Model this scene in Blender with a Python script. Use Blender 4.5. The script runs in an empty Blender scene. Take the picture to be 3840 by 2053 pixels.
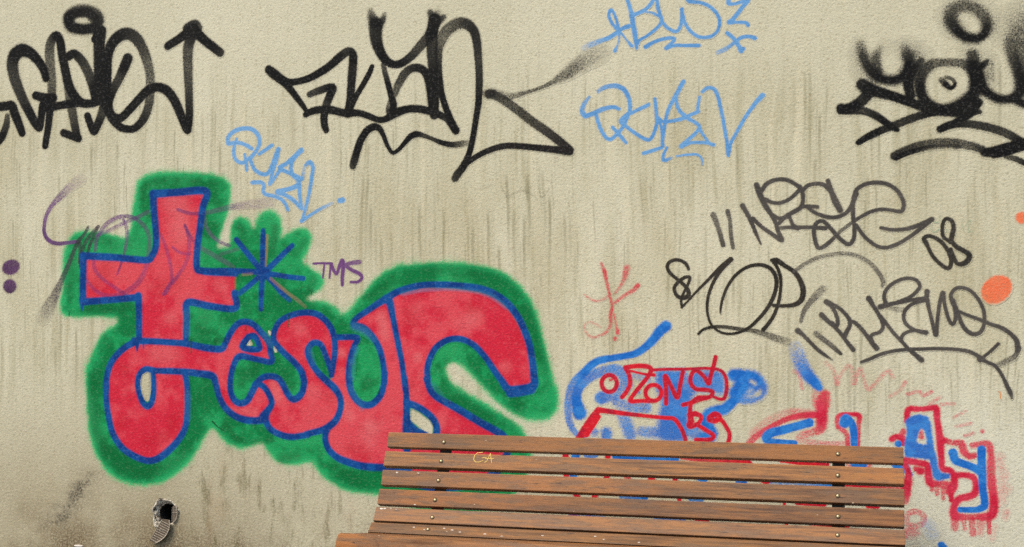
import bpy, bmesh, math, random
import numpy as np
from mathutils import Vector, Matrix, noise as mnoise

random.seed(7)
RNG = np.random.default_rng(11)
scene = bpy.context.scene
COL = scene.collection

# ------------------------------------------------------------------ camera, sky, sun, exposure
# X runs along the wall, the wall's face is the plane Y = 0 and the street lies at negative Y.
CAM = Vector((1.6527, -4.95, 1.30))
YAW = math.radians(-14.135)
FOC = 5146.0                       # focal length in pixels of a 3840 x 2053 frame
PW, PH = 3840.0, 2053.0
cam_data = bpy.data.cameras.new('camera')
cam_data.sensor_fit = 'HORIZONTAL'
cam_data.sensor_width = 36.0
cam_data.lens = 36.0 * FOC / PW
cam_data.clip_start = 0.05
cam_data.clip_end = 500.0
cam = bpy.data.objects.new('camera', cam_data)
cam.location = CAM
cam.rotation_euler = (math.radians(90), 0, -YAW)
COL.objects.link(cam)
scene.camera = cam

SUN_EL, SUN_AZ = math.radians(58), math.radians(-140)
world = bpy.data.worlds.new('World')
scene.world = world
world.use_nodes = True
wn = world.node_tree
sky = wn.nodes.new('ShaderNodeTexSky')
sky.sky_type = 'NISHITA'
sky.sun_disc = False
sky.sun_elevation = SUN_EL
sky.sun_rotation = SUN_AZ
sky.air_density = 1.0
sky.dust_density = 3.0
sky.ozone_density = 0.6
bg = wn.nodes['Background']
bg.inputs['Strength'].default_value = 0.075
wn.links.new(sky.outputs['Color'], bg.inputs['Color'])

sun_data = bpy.data.lights.new('sun', 'SUN')
sun_data.energy = 1.5
sun_data.angle = math.radians(24)
sun_data.color = (1.0, 0.92, 0.80)
sun = bpy.data.objects.new('sun', sun_data)
sdir = Vector((math.sin(SUN_AZ) * math.cos(SUN_EL), math.cos(SUN_AZ) * math.cos(SUN_EL), math.sin(SUN_EL)))
sun.rotation_euler = sdir.to_track_quat('Z', 'Y').to_euler()
sun.location = sdir * 20
COL.objects.link(sun)

scene.view_settings.view_transform = 'Standard'
scene.view_settings.look = 'None'
scene.view_settings.exposure = 1.27
scene.view_settings.gamma = 1.0
scene.render.engine = 'CYCLES'
scene.cycles.use_denoising = False
scene.cycles.max_bounces = 3
scene.cycles.diffuse_bounces = 2
scene.cycles.use_adaptive_sampling = True
scene.cycles.adaptive_threshold = 0.025

# ------------------------------------------------------------------ helpers
def lin(r, g, b):
    o = []
    for c in (r, g, b):
        c = c / 255.0
        o.append(c / 12.92 if c <= 0.04045 else ((c + 0.055) / 1.055) ** 2.4)
    return tuple(o)

def tag(o, label=None, cat=None, group=None, kind=None):
    if label: o['label'] = label
    if cat: o['category'] = cat
    if group: o['group'] = group
    if kind: o['kind'] = kind
    return o

def empty(name, loc):
    o = bpy.data.objects.new(name, None)
    o.location = loc
    o.empty_display_size = 0.05
    COL.objects.link(o)
    return o

def obj_from_bm(name, bm, mat, parent=None, smooth=False):
    me = bpy.data.meshes.new(name)
    bm.to_mesh(me)
    bm.free()
    if smooth:
        me.polygons.foreach_set('use_smooth', [True] * len(me.polygons))
    if mat: me.materials.append(mat)
    o = bpy.data.objects.new(name, me)
    COL.objects.link(o)
    if parent: o.parent = parent
    return o

class NT:
    """small helper for building node trees"""
    def __init__(self, name):
        self.m = bpy.data.materials.new(name)
        self.m.use_nodes = True
        self.t = self.m.node_tree
        self.b = self.t.nodes['Principled BSDF']
    def n(self, kind, **kw):
        nd = self.t.nodes.new(kind)
        for k, v in kw.items():
            setattr(nd, k, v)
        return nd
    def put(self, sock, v):
        if isinstance(v, bpy.types.NodeSocket): self.t.links.new(v, sock)
        else: sock.default_value = v
    def math(self, op, a, b=0.5, c=None, clamp=False):
        nd = self.n('ShaderNodeMath', operation=op, use_clamp=clamp)
        self.put(nd.inputs[0], a); self.put(nd.inputs[1], b)
        if c is not None: self.put(nd.inputs[2], c)
        return nd.outputs[0]
    def ramp(self, v, lo, hi, a=0.0, b=1.0, mode='SMOOTHSTEP'):
        nd = self.n('ShaderNodeMapRange', interpolation_type=mode)
        nd.clamp = True
        self.put(nd.inputs['Value'], v)
        for k, x in (('From Min', lo), ('From Max', hi), ('To Min', a), ('To Max', b)): self.put(nd.inputs[k], x)
        return nd.outputs['Result']
    def mix(self, f, a, b, mode='MIX'):
        nd = self.n('ShaderNodeMix', data_type='RGBA', blend_type=mode)
        self.put(nd.inputs[0], f)
        for s, v in ((nd.inputs[6], a), (nd.inputs[7], b)):
            self.put(s, v if isinstance(v, bpy.types.NodeSocket) else (*v[:3], 1.0))
        return nd.outputs[2]
    def noise(self, vec, scale, detail=2.0, rough=0.5, dist=0.0):
        nd = self.n('ShaderNodeTexNoise')
        self.put(nd.inputs['Vector'], vec)
        nd.inputs['Scale'].default_value = scale
        nd.inputs['Detail'].default_value = detail
        nd.inputs['Roughness'].default_value = rough
        nd.inputs['Distortion'].default_value = dist
        return nd.outputs['Fac']
    def mapping(self, vec, scale=(1, 1, 1), loc=(0, 0, 0)):
        nd = self.n('ShaderNodeMapping')
        self.put(nd.inputs['Vector'], vec)
        nd.inputs['Scale'].default_value = scale
        nd.inputs['Location'].default_value = loc
        return nd.outputs[0]
    def bump(self, h, strength, dist, normal=None):
        nd = self.n('ShaderNodeBump')
        nd.inputs['Strength'].default_value = strength
        nd.inputs['Distance'].default_value = dist
        self.put(nd.inputs['Height'], h)
        if normal is not None: self.put(nd.inputs['Normal'], normal)
        return nd.outputs[0]

# ------------------------------------------------------------------ plaster (also lies under every paint layer)
HOLE = (-1.015, 0.349)
def plaster(T):
    """returns (colour socket, relief normal, fine noise) of the stained roughcast wall"""
    g = T.n('ShaderNodeNewGeometry').outputs['Position']
    sep = T.n('ShaderNodeSeparateXYZ'); T.put(sep.inputs[0], g)
    X, Z = sep.outputs['X'], sep.outputs['Z']
    fl = T.mapping(g, (1, 0, 1))
    big = T.noise(fl, 0.9, 3.0, 0.55)
    col = T.mix(T.ramp(big, 0.35, 0.68), lin(203, 198, 170), lin(212, 207, 180))
    # cooler, cleaner repair coat low down past the bench
    clean = T.math('MULTIPLY', T.ramp(X, 0.9, 2.0), T.ramp(Z, 1.15, 0.65))
    clean = T.math('MULTIPLY', clean, T.ramp(big, 0.2, 0.6, 0.5, 1.0))
    col = T.mix(T.math('MULTIPLY', clean, 0.75), col, lin(213, 211, 190))
    # broad damp clouds
    cl = T.noise(T.mapping(fl, (2.2, 1, 0.9), (3, 0, 1)), 1.6, 4.0, 0.6)
    band = T.math('MULTIPLY', T.ramp(Z, 2.25, 1.75), T.ramp(Z, 0.55, 1.0))
    col = T.mix(T.math('MULTIPLY', T.math('MULTIPLY', T.ramp(cl, 0.4, 0.72), 0.42), T.ramp(band, 0, 1, 0.3, 1)), col, lin(166, 155, 112))
    # vertical run-off streaks, several widths
    warp = T.noise(T.mapping(fl, (3, 1, 1.5)), 1.0, 2.0)
    xw = T.math('ADD', X, T.math('MULTIPLY', T.math('SUBTRACT', warp, 0.5), 0.06))
    for freq, zf, lo, hi, amt, c in ((11, 0.9, 0.5, 0.68, 0.30, (164, 157, 120)), (30, 1.5, 0.5, 0.66, 0.42, (154, 147, 108))):
        cv = T.n('ShaderNodeCombineXYZ')
        T.put(cv.inputs[0], T.math('MULTIPLY', xw, float(freq))); T.put(cv.inputs[2], T.math('MULTIPLY', Z, zf))
        st = T.ramp(T.noise(cv.outputs[0], 1.0, 2.0, 0.6), lo, hi)
        pat = T.ramp(T.noise(T.mapping(fl, (2.0, 1, 2.6), (freq, 0, 2)), 1.0, 2.0), 0.36, 0.62, 0.15, 1.0)
        m = T.math('MULTIPLY', T.math('MULTIPLY', st, pat), T.math('MULTIPLY', T.ramp(band, 0, 1, 0.12, 1.0), amt))
        col = T.mix(m, col, lin(*c))
    # single drips: crisp pointed head, fading tail
    for freq, per, sd, thr, amt in ((52, 1.9, 3.0, 0.35, 0.46), (88, 2.7, 41.0, 0.4, 0.42)):
        cx = T.math('ADD', T.math('MULTIPLY', xw, float(freq)), sd)
        idx_, fx = T.math('FLOOR', cx, 0.0), T.math('FRACT', cx, 0.0)
        w1 = T.n('ShaderNodeTexWhiteNoise', noise_dimensions='1D'); T.put(w1.inputs['W'], idx_)
        zz_ = T.math('ADD', T.math('MULTIPLY', Z, per), T.math('MULTIPLY', w1.outputs['Value'], 7.3))
        idz, tt = T.math('FLOOR', zz_, 0.0), T.math('FRACT', zz_, 0.0)
        cv = T.n('ShaderNodeCombineXYZ'); T.put(cv.inputs[0], idx_); T.put(cv.inputs[1], idz)
        w2 = T.n('ShaderNodeTexWhiteNoise', noise_dimensions='2D'); T.put(w2.inputs['Vector'], cv.outputs[0])
        across = T.ramp(T.math('ABSOLUTE', T.math('SUBTRACT', fx, 0.5), 0.0), 0.46, 0.08)
        along = T.math('MULTIPLY', T.ramp(tt, 1.0, 0.90), T.ramp(tt, 0.25, 0.92))
        pat = T.ramp(T.noise(T.mapping(fl, (1.6, 1, 2.2), (sd, 0, 4)), 1.0, 2.0), 0.32, 0.60)
        m = T.math('MULTIPLY', T.math('MULTIPLY', across, along), T.math('MULTIPLY', T.ramp(w2.outputs['Value'], thr, 1.0), pat))
        m = T.math('MULTIPLY', m, T.math('MULTIPLY', T.ramp(band, 0, 1, 0.15, 1.0), amt))
        col = T.mix(m, col, lin(112, 106, 74))
    # pale washed runs
    cv = T.n('ShaderNodeCombineXYZ')
    T.put(cv.inputs[0], T.math('MULTIPLY', xw, 15.0)); T.put(cv.inputs[2], T.math('MULTIPLY', Z, 0.8))
    pale = T.math('MULTIPLY', T.ramp(T.noise(T.mapping(cv.outputs[0], (1, 1, 1), (40, 0, 9)), 1.0, 2.0), 0.56, 0.72), band)
    col = T.mix(T.math('MULTIPLY', pale, 0.5), col, lin(220, 212, 180))
    # grime off the ground plus dimmer light painted in, heaviest low and left
    low = T.math('MULTIPLY', T.ramp(Z, 1.05, 0.15), T.ramp(X, 0.4, -1.2))
    gn = T.noise(fl, 2.6, 4.0, 0.65)
    col = T.mix(T.math('MULTIPLY', low, T.ramp(gn, 0.25, 0.75, 0.6, 1.0)), col, lin(153, 140, 110))
    foot = T.math('MULTIPLY', T.ramp(Z, 0.44, 0.16, 0.0, 0.85), T.ramp(gn, 0.36, 0.62))
    grain = T.noise(fl, 130.0, 3.0, 0.6)
    col = T.mix(T.math('MULTIPLY', foot, T.ramp(grain, 0.42, 0.58, 0.25, 1.0)), col, lin(88, 69, 48))
    rust = T.math('MULTIPLY', T.ramp(T.noise(T.mapping(fl, (3.0, 1, 1.1), (7.3, 0, 0.4)), 1.3, 4.0, 0.6), 0.57, 0.75), T.ramp(Z, 0.8, 0.2))
    col = T.mix(T.math('MULTIPLY', rust, 0.5), col, lin(158, 110, 66))
    # dark scuff running down to the left of the drain hole, mould runs to its right
    sc = T.math('ADD', T.math('MULTIPLY', X, 1.0), T.math('MULTIPLY', Z, -0.8292))
    scm = T.ramp(T.math('ABSOLUTE', T.math('ADD', sc, 1.7487)), 0.10, 0.0)
    scm = T.math('MULTIPLY', scm, T.math('MULTIPLY', T.ramp(Z, 0.539, 0.459), T.ramp(Z, 0.229, 0.309)))
    scm = T.math('MULTIPLY', scm, T.ramp(T.noise(fl, 16.0, 4.0, 0.7), 0.36, 0.62))
    col = T.mix(T.math('MULTIPLY', scm, T.ramp(grain, 0.35, 0.6, 0.25, 0.9)), col, lin(62, 56, 50))
    cv = T.n('ShaderNodeCombineXYZ')
    T.put(cv.inputs[0], T.math('MULTIPLY', xw, 26.0)); T.put(cv.inputs[2], T.math('MULTIPLY', Z, 5.5))
    mo = T.ramp(T.noise(T.mapping(cv.outputs[0], (1, 1, 1), (11, 0, 5)), 1.0, 4.0, 0.65), 0.5, 0.68)
    mm = T.math('MULTIPLY', T.math('MULTIPLY', T.ramp(X, -0.98, -0.86), T.ramp(X, -0.05, -0.35)), T.math('MULTIPLY', T.ramp(Z, 0.72, 0.55), T.ramp(Z, 0.12, 0.25)))
    col = T.mix(T.math('MULTIPLY', T.math('MULTIPLY', mo, mm), T.ramp(grain, 0.35, 0.6, 0.3, 0.7)), col, lin(98, 90, 54))
    # roughcast relief: worm-like ridges, dirt and painted shade in hollows, painted light on crests
    wv = T.noise(fl, 60.0, 2.0, 0.5)
    h1 = T.noise(T.mapping(fl, (1, 1, 1.25)), 105.0, 2.5, 0.55, 0.6)
    h2 = T.noise(fl, 24.0, 2.0, 0.5)
    pits = T.ramp(h1, 0.47, 0.33)
    col = T.mix(T.math('MULTIPLY', pits, T.ramp(wv, 0.35, 0.65, 0.12, 0.42)), col, lin(138, 125, 88))
    tops = T.ramp(h1, 0.55, 0.68)
    col = T.mix(T.math('MULTIPLY', tops, 0.22), col, lin(226, 220, 190))
    h = T.math('ADD', h1, T.math('MULTIPLY', h2, 0.7))
    nrm = T.bump(h, 0.23, 0.0075)
    return col, nrm, h1

T = NT('roughcast_plaster')
c_, n_, f_ = plaster(T)
T.put(T.b.inputs['Base Color'], c_); T.put(T.b.inputs['Normal'], n_)
T.b.inputs['Roughness'].default_value = 0.92
T.b.inputs['Specular IOR Level'].default_value = 0.2
M_WALL = T.m

T = NT('spray_paint_on_plaster')
c_, n_, f_ = plaster(T)
at = T.n('ShaderNodeVertexColor', layer_name='paint')
cov = at.outputs['Alpha']
gp = T.mapping(T.n('ShaderNodeNewGeometry').outputs['Position'], (1, 0, 1))
spk = T.noise(gp, 210.0, 2.0, 0.6)
s_ = T.math('ADD', T.math('MULTIPLY', T.math('SUBTRACT', f_, 0.5), 2.6), T.math('MULTIPLY', T.math('SUBTRACT', spk, 0.5), 3.2))
mid = T.math('MULTIPLY', T.math('MULTIPLY', cov, T.math('SUBTRACT', 1.0, cov)), 2.3)
fac = T.math('ADD', cov, T.math('MULTIPLY', mid, s_), clamp=True)
fac = T.math('MULTIPLY', fac, T.ramp(f_, 0.30, 0.38, 0.955, 1.0))
pc = T.mix(T.ramp(f_, 0.52, 0.68, 0.0, 0.05), at.outputs['Color'], (0.75, 0.73, 0.68))
pc = T.mix(T.ramp(f_, 0.44, 0.32, 0.0, 0.22), pc, (0.01, 0.01, 0.01))
T.put(T.b.inputs['Base Color'], T.mix(fac, c_, pc)); T.put(T.b.inputs['Normal'], n_)
T.put(T.b.inputs['Roughness'], T.ramp(fac, 0, 1, 0.92, 0.7))
T.b.inputs['Specular IOR Level'].default_value = 0.12
M_PAINT = T.m

# ------------------------------------------------------------------ other materials
def wood(name, tones, seed):
    T = NT(name)
    tc = T.n('ShaderNodeTexCoord').outputs['Object']
    rnd = T.n('ShaderNodeObjectInfo').outputs['Random']
    off = T.n('ShaderNodeCombineXYZ')
    T.put(off.inputs[0], T.math('MULTIPLY', rnd, 37.0)); T.put(off.inputs[1], T.math('MULTIPLY', rnd, 11.0)); T.put(off.inputs[2], T.math('MULTIPLY', rnd, 23.0))
    ad = T.n('ShaderNodeVectorMath', operation='ADD'); T.put(ad.inputs[0], tc); T.put(ad.inputs[1], off.outputs[0])
    v = ad.outputs[0]
    gr = T.noise(T.mapping(v, (4.5, 85, 85)), 1.0, 5.0, 0.66, 0.25)
    fine = T.noise(T.mapping(v, (34, 520, 520)), 1.0, 3.0, 0.62)
    patch = T.noise(T.mapping(v, (5.5, 30, 30)), 1.0, 4.0, 0.68)
    hue = T.noise(T.mapping(v, (1.1, 3, 3), (9, 2, 4)), 1.0, 2.0)
    a, b, c, d = tones
    col = T.mix(T.ramp(gr, 0.33, 0.62), a, b)
    col = T.mix(T.math('MULTIPLY', T.ramp(hue, 0.48, 0.66), 0.75), col, c)
    col = T.mix(T.math('MULTIPLY', T.ramp(patch, 0.46, 0.6), 0.75), col, d)
    col = T.mix(1.0, col, T.n('ShaderNodeObjectInfo').outputs['Color'], 'MULTIPLY')
    col = T.mix(T.ramp(fine, 0.44, 0.28, 0.0, 0.6), col, lin(66, 42, 26))
    dash = T.noise(T.mapping(v, (26, 260, 260), (1, 5, 2)), 1.0, 2.0, 0.5)
    col = T.mix(T.math('MULTIPLY', T.ramp(dash, 0.63, 0.72), T.ramp(patch, 0.38, 0.6)), col, lin(52, 34, 24))
    chips = T.noise(T.mapping(v, (60, 160, 160), (3, 1, 7)), 1.0, 1.0, 0.4)
    col = T.mix(T.math('MULTIPLY', T.ramp(chips, 0.79, 0.81), T.ramp(patch, 0.5, 0.56)), col, lin(222, 200, 170))
    T.put(T.b.inputs['Base Color'], col)
    T.put(T.b.inputs['Roughness'], T.ramp(gr, 0.3, 0.7, 0.5, 0.68))
    T.b.inputs['Specular IOR Level'].default_value = 0.35
    h = T.math('ADD', T.math('MULTIPLY', fine, 0.6), gr)
    T.put(T.b.inputs['Normal'], T.bump(h, 0.35, 0.003))
    return T.m
M_WOOD = wood('weathered_hardwood', (lin(92, 62, 36), lin(152, 107, 66), lin(170, 112, 60), lin(116, 90, 68)), 1)

def plain(name, rgb, rough, metal=0.0, var=0.25, scale=60.0, bump=0.2):
    T = NT(name)
    tc = T.n('ShaderNodeTexCoord').outputs['Object']
    nz = T.noise(tc, scale, 4.0, 0.6)
    dark = tuple(x * (1 - var) for x in rgb); lite = tuple(min(1, x * (1 + var)) for x in rgb)
    T.put(T.b.inputs['Base Color'], T.mix(T.ramp(nz, 0.3, 0.7), dark, lite))
    T.b.inputs['Roughness'].default_value = rough
    T.b.inputs['Metallic'].default_value = metal
    T.put(T.b.inputs['Normal'], T.bump(nz, bump, 0.002))
    return T.m
M_STEEL = plain('dark_painted_steel', (0.018, 0.016, 0.014), 0.55)
M_BOLT = plain('dull_brass_bolt', lin(176, 160, 122), 0.45, 0.7, 0.2, 200)
M_RING = plain('dark_ring', lin(48, 38, 24), 0.8)  # dark brown of the ring round each bolt head
M_CHALK = plain('yellow_crayon', lin(206, 172, 96), 0.9, 0, 0.2, 400)
M_WHITE = plain('dried_white_paint', lin(206, 198, 186), 0.8, 0, 0.1, 300)
M_GRATE = plain('aged_plastic', lin(96, 84, 68), 0.6, 0, 0.3, 90)
M_GRATE2 = plain('pale_plastic_rim', lin(182, 170, 150), 0.55, 0, 0.12, 90)
M_PIPE = plain('dark_pipe', lin(40, 36, 30), 0.9, 0, 0.5, 40)  # near-black brown, shared by the drain pipe and the small diamond plate
M_PAVE = plain('pavement_stone', (0.04, 0.038, 0.035), 0.9, 0, 0.3, 9)
T = NT('broken_mortar')
tc = T.n('ShaderNodeTexCoord').outputs['Object']
n1 = T.noise(tc, 90, 5, 0.7); n2 = T.noise(tc, 45, 4, 0.65)
cc = T.mix(T.ramp(n1, 0.35, 0.65), lin(152, 140, 120), lin(214, 206, 186))
cc = T.mix(T.ramp(n2, 0.47, 0.38, 0.0, 0.85), cc, lin(38, 32, 26))
T.put(T.b.inputs['Base Color'], cc); T.b.inputs['Roughness'].default_value = 0.95
T.put(T.b.inputs['Normal'], T.bump(n1, 0.9, 0.006))
M_MORTAR = T.m

# ------------------------------------------------------------------ ground and wall
bm = bmesh.new()
vs = [bm.verts.new(p) for p in ((-60, -80, 0), (60, -80, 0), (60, 0.4, 0), (-60, 0.4, 0))]
bm.faces.new(vs)
pave = obj_from_bm('pavement', bm, M_PAVE); tag(pave, kind='structure')

WX0, WX1, WZ1, WT = -7.0, 9.0, 3.6, 0.32
bm = bmesh.new()
hx, hz = HOLE
corners = [(WX1, WZ1), (WX0, WZ1), (WX0, -0.02), (WX1, -0.02)]
angs = sorted(set([round(2 * math.pi * i / 72, 6) for i in range(72)] + [round(math.atan2(z - hz, x - hx) % (2 * math.pi), 6) for x, z in corners]))
def border(a):
    c, s = math.cos(a), math.sin(a)
    ts = []
    if c > 1e-9: ts.append((WX1 - hx) / c)
    if c < -1e-9: ts.append((WX0 - hx) / c)
    if s > 1e-9: ts.append((WZ1 - hz) / s)
    if s < -1e-9: ts.append((-0.02 - hz) / s)
    t = min(ts)
    return hx + c * t, hz + s * t
def rimr(a):
    r = 0.0585 + 0.003 * math.sin(3 * a + 1) + 0.0022 * math.sin(7 * a + 0.4) + 0.0015 * math.sin(13 * a)
    d = abs((a - math.radians(232) + math.pi) % (2 * math.pi) - math.pi)     # chipped tongue below
    return r + 0.016 * max(0, 1 - d / 0.5)
inner, outer, back = [], [], []
for a in angs:
    r = rimr(a)
    inner.append(bm.verts.new((hx + r * math.cos(a), 0, hz + r * math.sin(a))))
    x, z = border(a)
    outer.append(bm.verts.new((x, 0, z)))
    back.append(bm.verts.new((x, WT, z)))
nA = len(angs)
for i in range(nA):
    j = (i + 1) % nA
    bm.faces.new((inner[i], outer[i], outer[j], inner[j]))
    bm.faces.new((outer[i], back[i], back[j], outer[j]))
bm.faces.new(back)
bm.normal_update()
bmesh.ops.recalc_face_normals(bm, faces=bm.faces)
wall = obj_from_bm('rendered_wall', bm, M_WALL)
tag(wall, 'long beige roughcast wall with dark vertical run-off stains, covered in graffiti', 'wall')

# broken mortar ring round the drain hole and the pipe behind it
bm = bmesh.new()
rings = []
NR = 96
pr = 0.0395
pcx, pcz = hx + 0.009, hz - 0.004
for k in range(9):
    t = k / 8.0
    ring = []
    for i in range(NR):
        a = 2 * math.pi * i / NR
        r0 = rimr(a)
        x0, z0 = hx + r0 * math.cos(a), hz + r0 * math.sin(a)
        x1, z1 = pcx + pr * math.cos(a), pcz + pr * math.sin(a)
        rough = 0.0 if k in (0, 8) else 0.0065 * mnoise.noise(Vector((x0 * 55 + t * 2.2, k * 0.5, z0 * 55)))
        y = -0.003 * math.sin(math.pi * min(1, t * 3)) * (0.8 + mnoise.noise(Vector((x0 * 40, 3, z0 * 40)))) + 0.02 * max(0, t - 0.25) ** 1.3 + rough
        ring.append(bm.verts.new((x0 + (x1 - x0) * t, y if k else 0.0005, z0 + (z1 - z0) * t)))
    rings.append(ring)
for k in range(8):
    for i in range(NR):
        j = (i + 1) % NR
        bm.faces.new((rings[k][i], rings[k][j], rings[k + 1][j], rings[k + 1][i]))
obj_from_bm('broken_mortar_rim', bm, M_MORTAR, wall)['label'] = 'ragged pale mortar rim round the drain hole'
bm = bmesh.new()
prev = None
for y in (0.018, 0.05, 0.15, 0.30):
    ring = [bm.verts.new((pcx + (pr + 0.0004) * math.cos(2 * math.pi * i / 48), y, pcz + (pr + 0.0004) * math.sin(2 * math.pi * i / 48))) for i in range(48)]
    if prev:
        for i in range(48):
            bm.faces.new((prev[i], prev[(i + 1) % 48], ring[(i + 1) % 48], ring[i]))
    prev = ring
bm.faces.new(prev)
obj_from_bm('drain_pipe', bm, M_PIPE, wall, True)['label'] = 'dark open drain pipe set in the wall'
# chipped edge low on the wall
bm = bmesh.new()
bmesh.ops.create_icosphere(bm, subdivisions=3, radius=1.0)
for v in bm.verts:
    v.co = Vector((v.co.x * 0.02 + random.uniform(-.001, .001), v.co.y * 0.004, v.co.z * 0.0045 + random.uniform(-.0012, .0012))) + Vector((-1.40, -0.001, 0.199))
obj_from_bm('plaster_chip', bm, M_WHITE, wall)

# ------------------------------------------------------------------ broken drain cover
def px_wall(x, y, Y=0.0):
    """pixel of the photograph -> (X, Z) on the plane at depth Y"""
    dx = math.sin(YAW) + math.cos(YAW) * (x - PW / 2) / FOC
    dy = math.cos(YAW) - math.sin(YAW) * (x - PW / 2) / FOC
    dz = (PH / 2 - y) / FOC
    t = (Y - CAM.y) / dy
    return CAM.x + dx * t, CAM.z + dz * t

cover = empty('drain_cover', (hx + 0.03, -0.004, hz - 0.05))
tag(cover, 'snapped pale plastic drain cover hanging out of the round hole', 'drain cover')
def plate(name, pts, y, th, mat, parent, label=None):
    bm = bmesh.new()
    P = Vector(parent.location)
    f = [bm.verts.new(Vector((x, y, z)) - P) for x, z in pts]
    b = [bm.verts.new(Vector((x, y + th, z)) - P) for x, z in pts]
    n = len(pts)
    bm.faces.new(f); bm.faces.new(b[::-1])
    for i in range(n):
        bm.faces.new((f[i], b[i], b[(i + 1) % n], f[(i + 1) % n]))
    bmesh.ops.recalc_face_normals(bm, faces=bm.faces)
    o = obj_from_bm(name, bm, mat, parent)
    if label: o['label'] = label
    return o
def gz(x, y): return px_wall(480 + x / 6.464, 1840 + y / 6.464)
def tube(bm, pts, r, seg=8):
    prev = None
    n = len(pts)
    for i, p in enumerate(pts):
        p = Vector(p)
        d = (Vector(pts[min(i + 1, n - 1)]) - Vector(pts[max(i - 1, 0)])).normalized()
        a = d.cross(Vector((0, 1, 0)))
        if a.length < 1e-4: a = d.cross(Vector((1, 0, 0)))
        a.normalize(); b = d.cross(a)
        rr = r[i] if isinstance(r, (list, tuple)) else r
        ring = [bm.verts.new(p + a * rr * math.cos(2 * math.pi * k / seg) + b * rr * math.sin(2 * math.pi * k / seg)) for k in range(seg)]
        if prev:
            for k in range(seg):
                bm.faces.new((prev[k], prev[(k + 1) % seg], ring[(k + 1) % seg], ring[k]))
        else:
            bm.faces.new(ring[::-1])
        prev = ring
    bm.faces.new(prev)
def bars(name, segs, y, r, mat, parent):
    for a, b in segs:
        bm = bmesh.new()
        P = Vector(parent.location)
        tube(bm, [Vector((a[0], y, a[1])) - P, Vector((b[0], y, b[1])) - P], r, 6)
        obj_from_bm(name, bm, mat, parent)
# fragment still in its seat
arcA = [(1165, 350), (1195, 420), (1212, 520), (1205, 620), (1170, 710), (1105, 780)]
plate('seated_fragment', [gz(1085, 395), gz(1120, 360)] + [gz(*p) for p in arcA] + [gz(1070, 760), gz(1075, 560)], -0.003, 0.004, M_GRATE, cover)
bm = bmesh.new(); tube(bm, [Vector((*gz(*p), 0)).xzy + Vector((0, -0.006, 0)) - Vector(cover.location) for p in arcA], 0.0016)
obj_from_bm('rim', bm, M_GRATE2, cover)
bars('bar', [(gz(1085, 400), gz(1072, 745)), (gz(1125, 380), gz(1110, 760)), (gz(1160, 400), gz(1150, 720)), (gz(1090, 525), gz(1205, 535))], -0.0038, 0.0007, M_GRATE2, cover)
# fragment that has swung out and hangs
arcB = [(1048, 705), (1060, 800), (1040, 930), (990, 1040), (920, 1130), (830, 1200), (720, 1258)]
quad = [gz(870, 680)] + [gz(*p) for p in arcB] + [gz(640, 1235), gz(570, 1195)]
plate('hanging_fragment', quad, -0.014, 0.004, M_GRATE, cover)
bm = bmesh.new(); tube(bm, [Vector((*gz(*p), 0)).xzy + Vector((0, -0.016, 0)) - Vector(cover.location) for p in arcB], 0.002)
obj_from_bm('rim', bm, M_GRATE2, cover)
segs = []
for k in range(10):
    t = (k + 0.6) / 10.4
    ax, ay = 870 + (570 - 870) * t, 690 + (1195 - 690) * t
    # ridge runs from the straight edge to the curved rim
    best = None
    for q in range(200):
        u = q / 199 * (len(arcB) - 1); i = min(int(u), len(arcB) - 2); fr = u - i
        bx = arcB[i][0] * (1 - fr) + arcB[i + 1][0] * fr; by = arcB[i][1] * (1 - fr) + arcB[i + 1][1] * fr
        e = abs((by - ay) - 0.5 * (bx - ax))
        if bx > ax + 20 and (best is None or e < best[0]): best = (e, bx, by)
    if best and best[0] < 30: segs.append((gz(ax, ay), gz(best[1] - 8, best[2])))
segs += [(gz(868, 690), gz(572, 1192))]
bars('bar', segs, -0.0145, 0.0008, M_GRATE2, cover)
bars('bar', [(gz(815, 930), gz(850, 905)), (gz(850, 905), gz(880, 950)), (gz(880, 950), gz(845, 982)), (gz(845, 982), gz(815, 930))], -0.0148, 0.0008, M_GRATE2, cover)
plate('hole_shade_plate', [gz(825, 935), gz(850, 915), gz(870, 948), gz(845, 972)], -0.0152, 0.001, M_PIPE, cover)  # dark solid plate, painted as the shade inside the peg hole

# ------------------------------------------------------------------ bench
BY, BZ = -4.95, 1.30
prof = [((4.7252, -.5759), (4.7068, -.627)), ((4.6927, -.6406), (4.6702, -.6907)), ((4.6602, -.7037), (4.6388, -.7539)),
        ((4.6276, -.7669), (4.6062, -.8183)), ((4.5963, -.8261), (4.5640, -.8690)), ((4.5470, -.8720), (4.5084, -.8985))]
prof = [((a[0] + BY, a[1] + BZ), (b[0] + BY, b[1] + BZ)) for a, b in prof]
seat0, seat1 = (4.500 + BY, -.9010 + BZ), (4.288 + BY, -.8650 + BZ)
sd = Vector((seat1[0] - seat0[0], seat1[1] - seat0[1])).normalized()
slats = list(prof)
for k in range(3):
    s = k * 0.0715
    slats.append(((seat0[0] + sd.x * s, seat0[1] + sd.y * s), (seat0[0] + sd.x * (s + 0.062), seat0[1] + sd.y * (s + 0.062))))
TH = 0.036
bench = empty('park_bench', (0.9, -0.45, 0.0))
tag(bench, 'weathered brown wooden slat bench standing in front of the graffiti wall', 'bench')
BP = Vector(bench.location)
def slat_frame(a, b):
    u = Vector((0, b[0] - a[0], b[1] - a[1])); w = u.length; u.normalize()
    n = Vector((0, -u.z, u.y))
    n = n if n.y > 0 or (abs(n.y) < 0.5 and n.z < 0) else -n       # points away from the sitter
    return u, n, w
slat_objs = []
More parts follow.
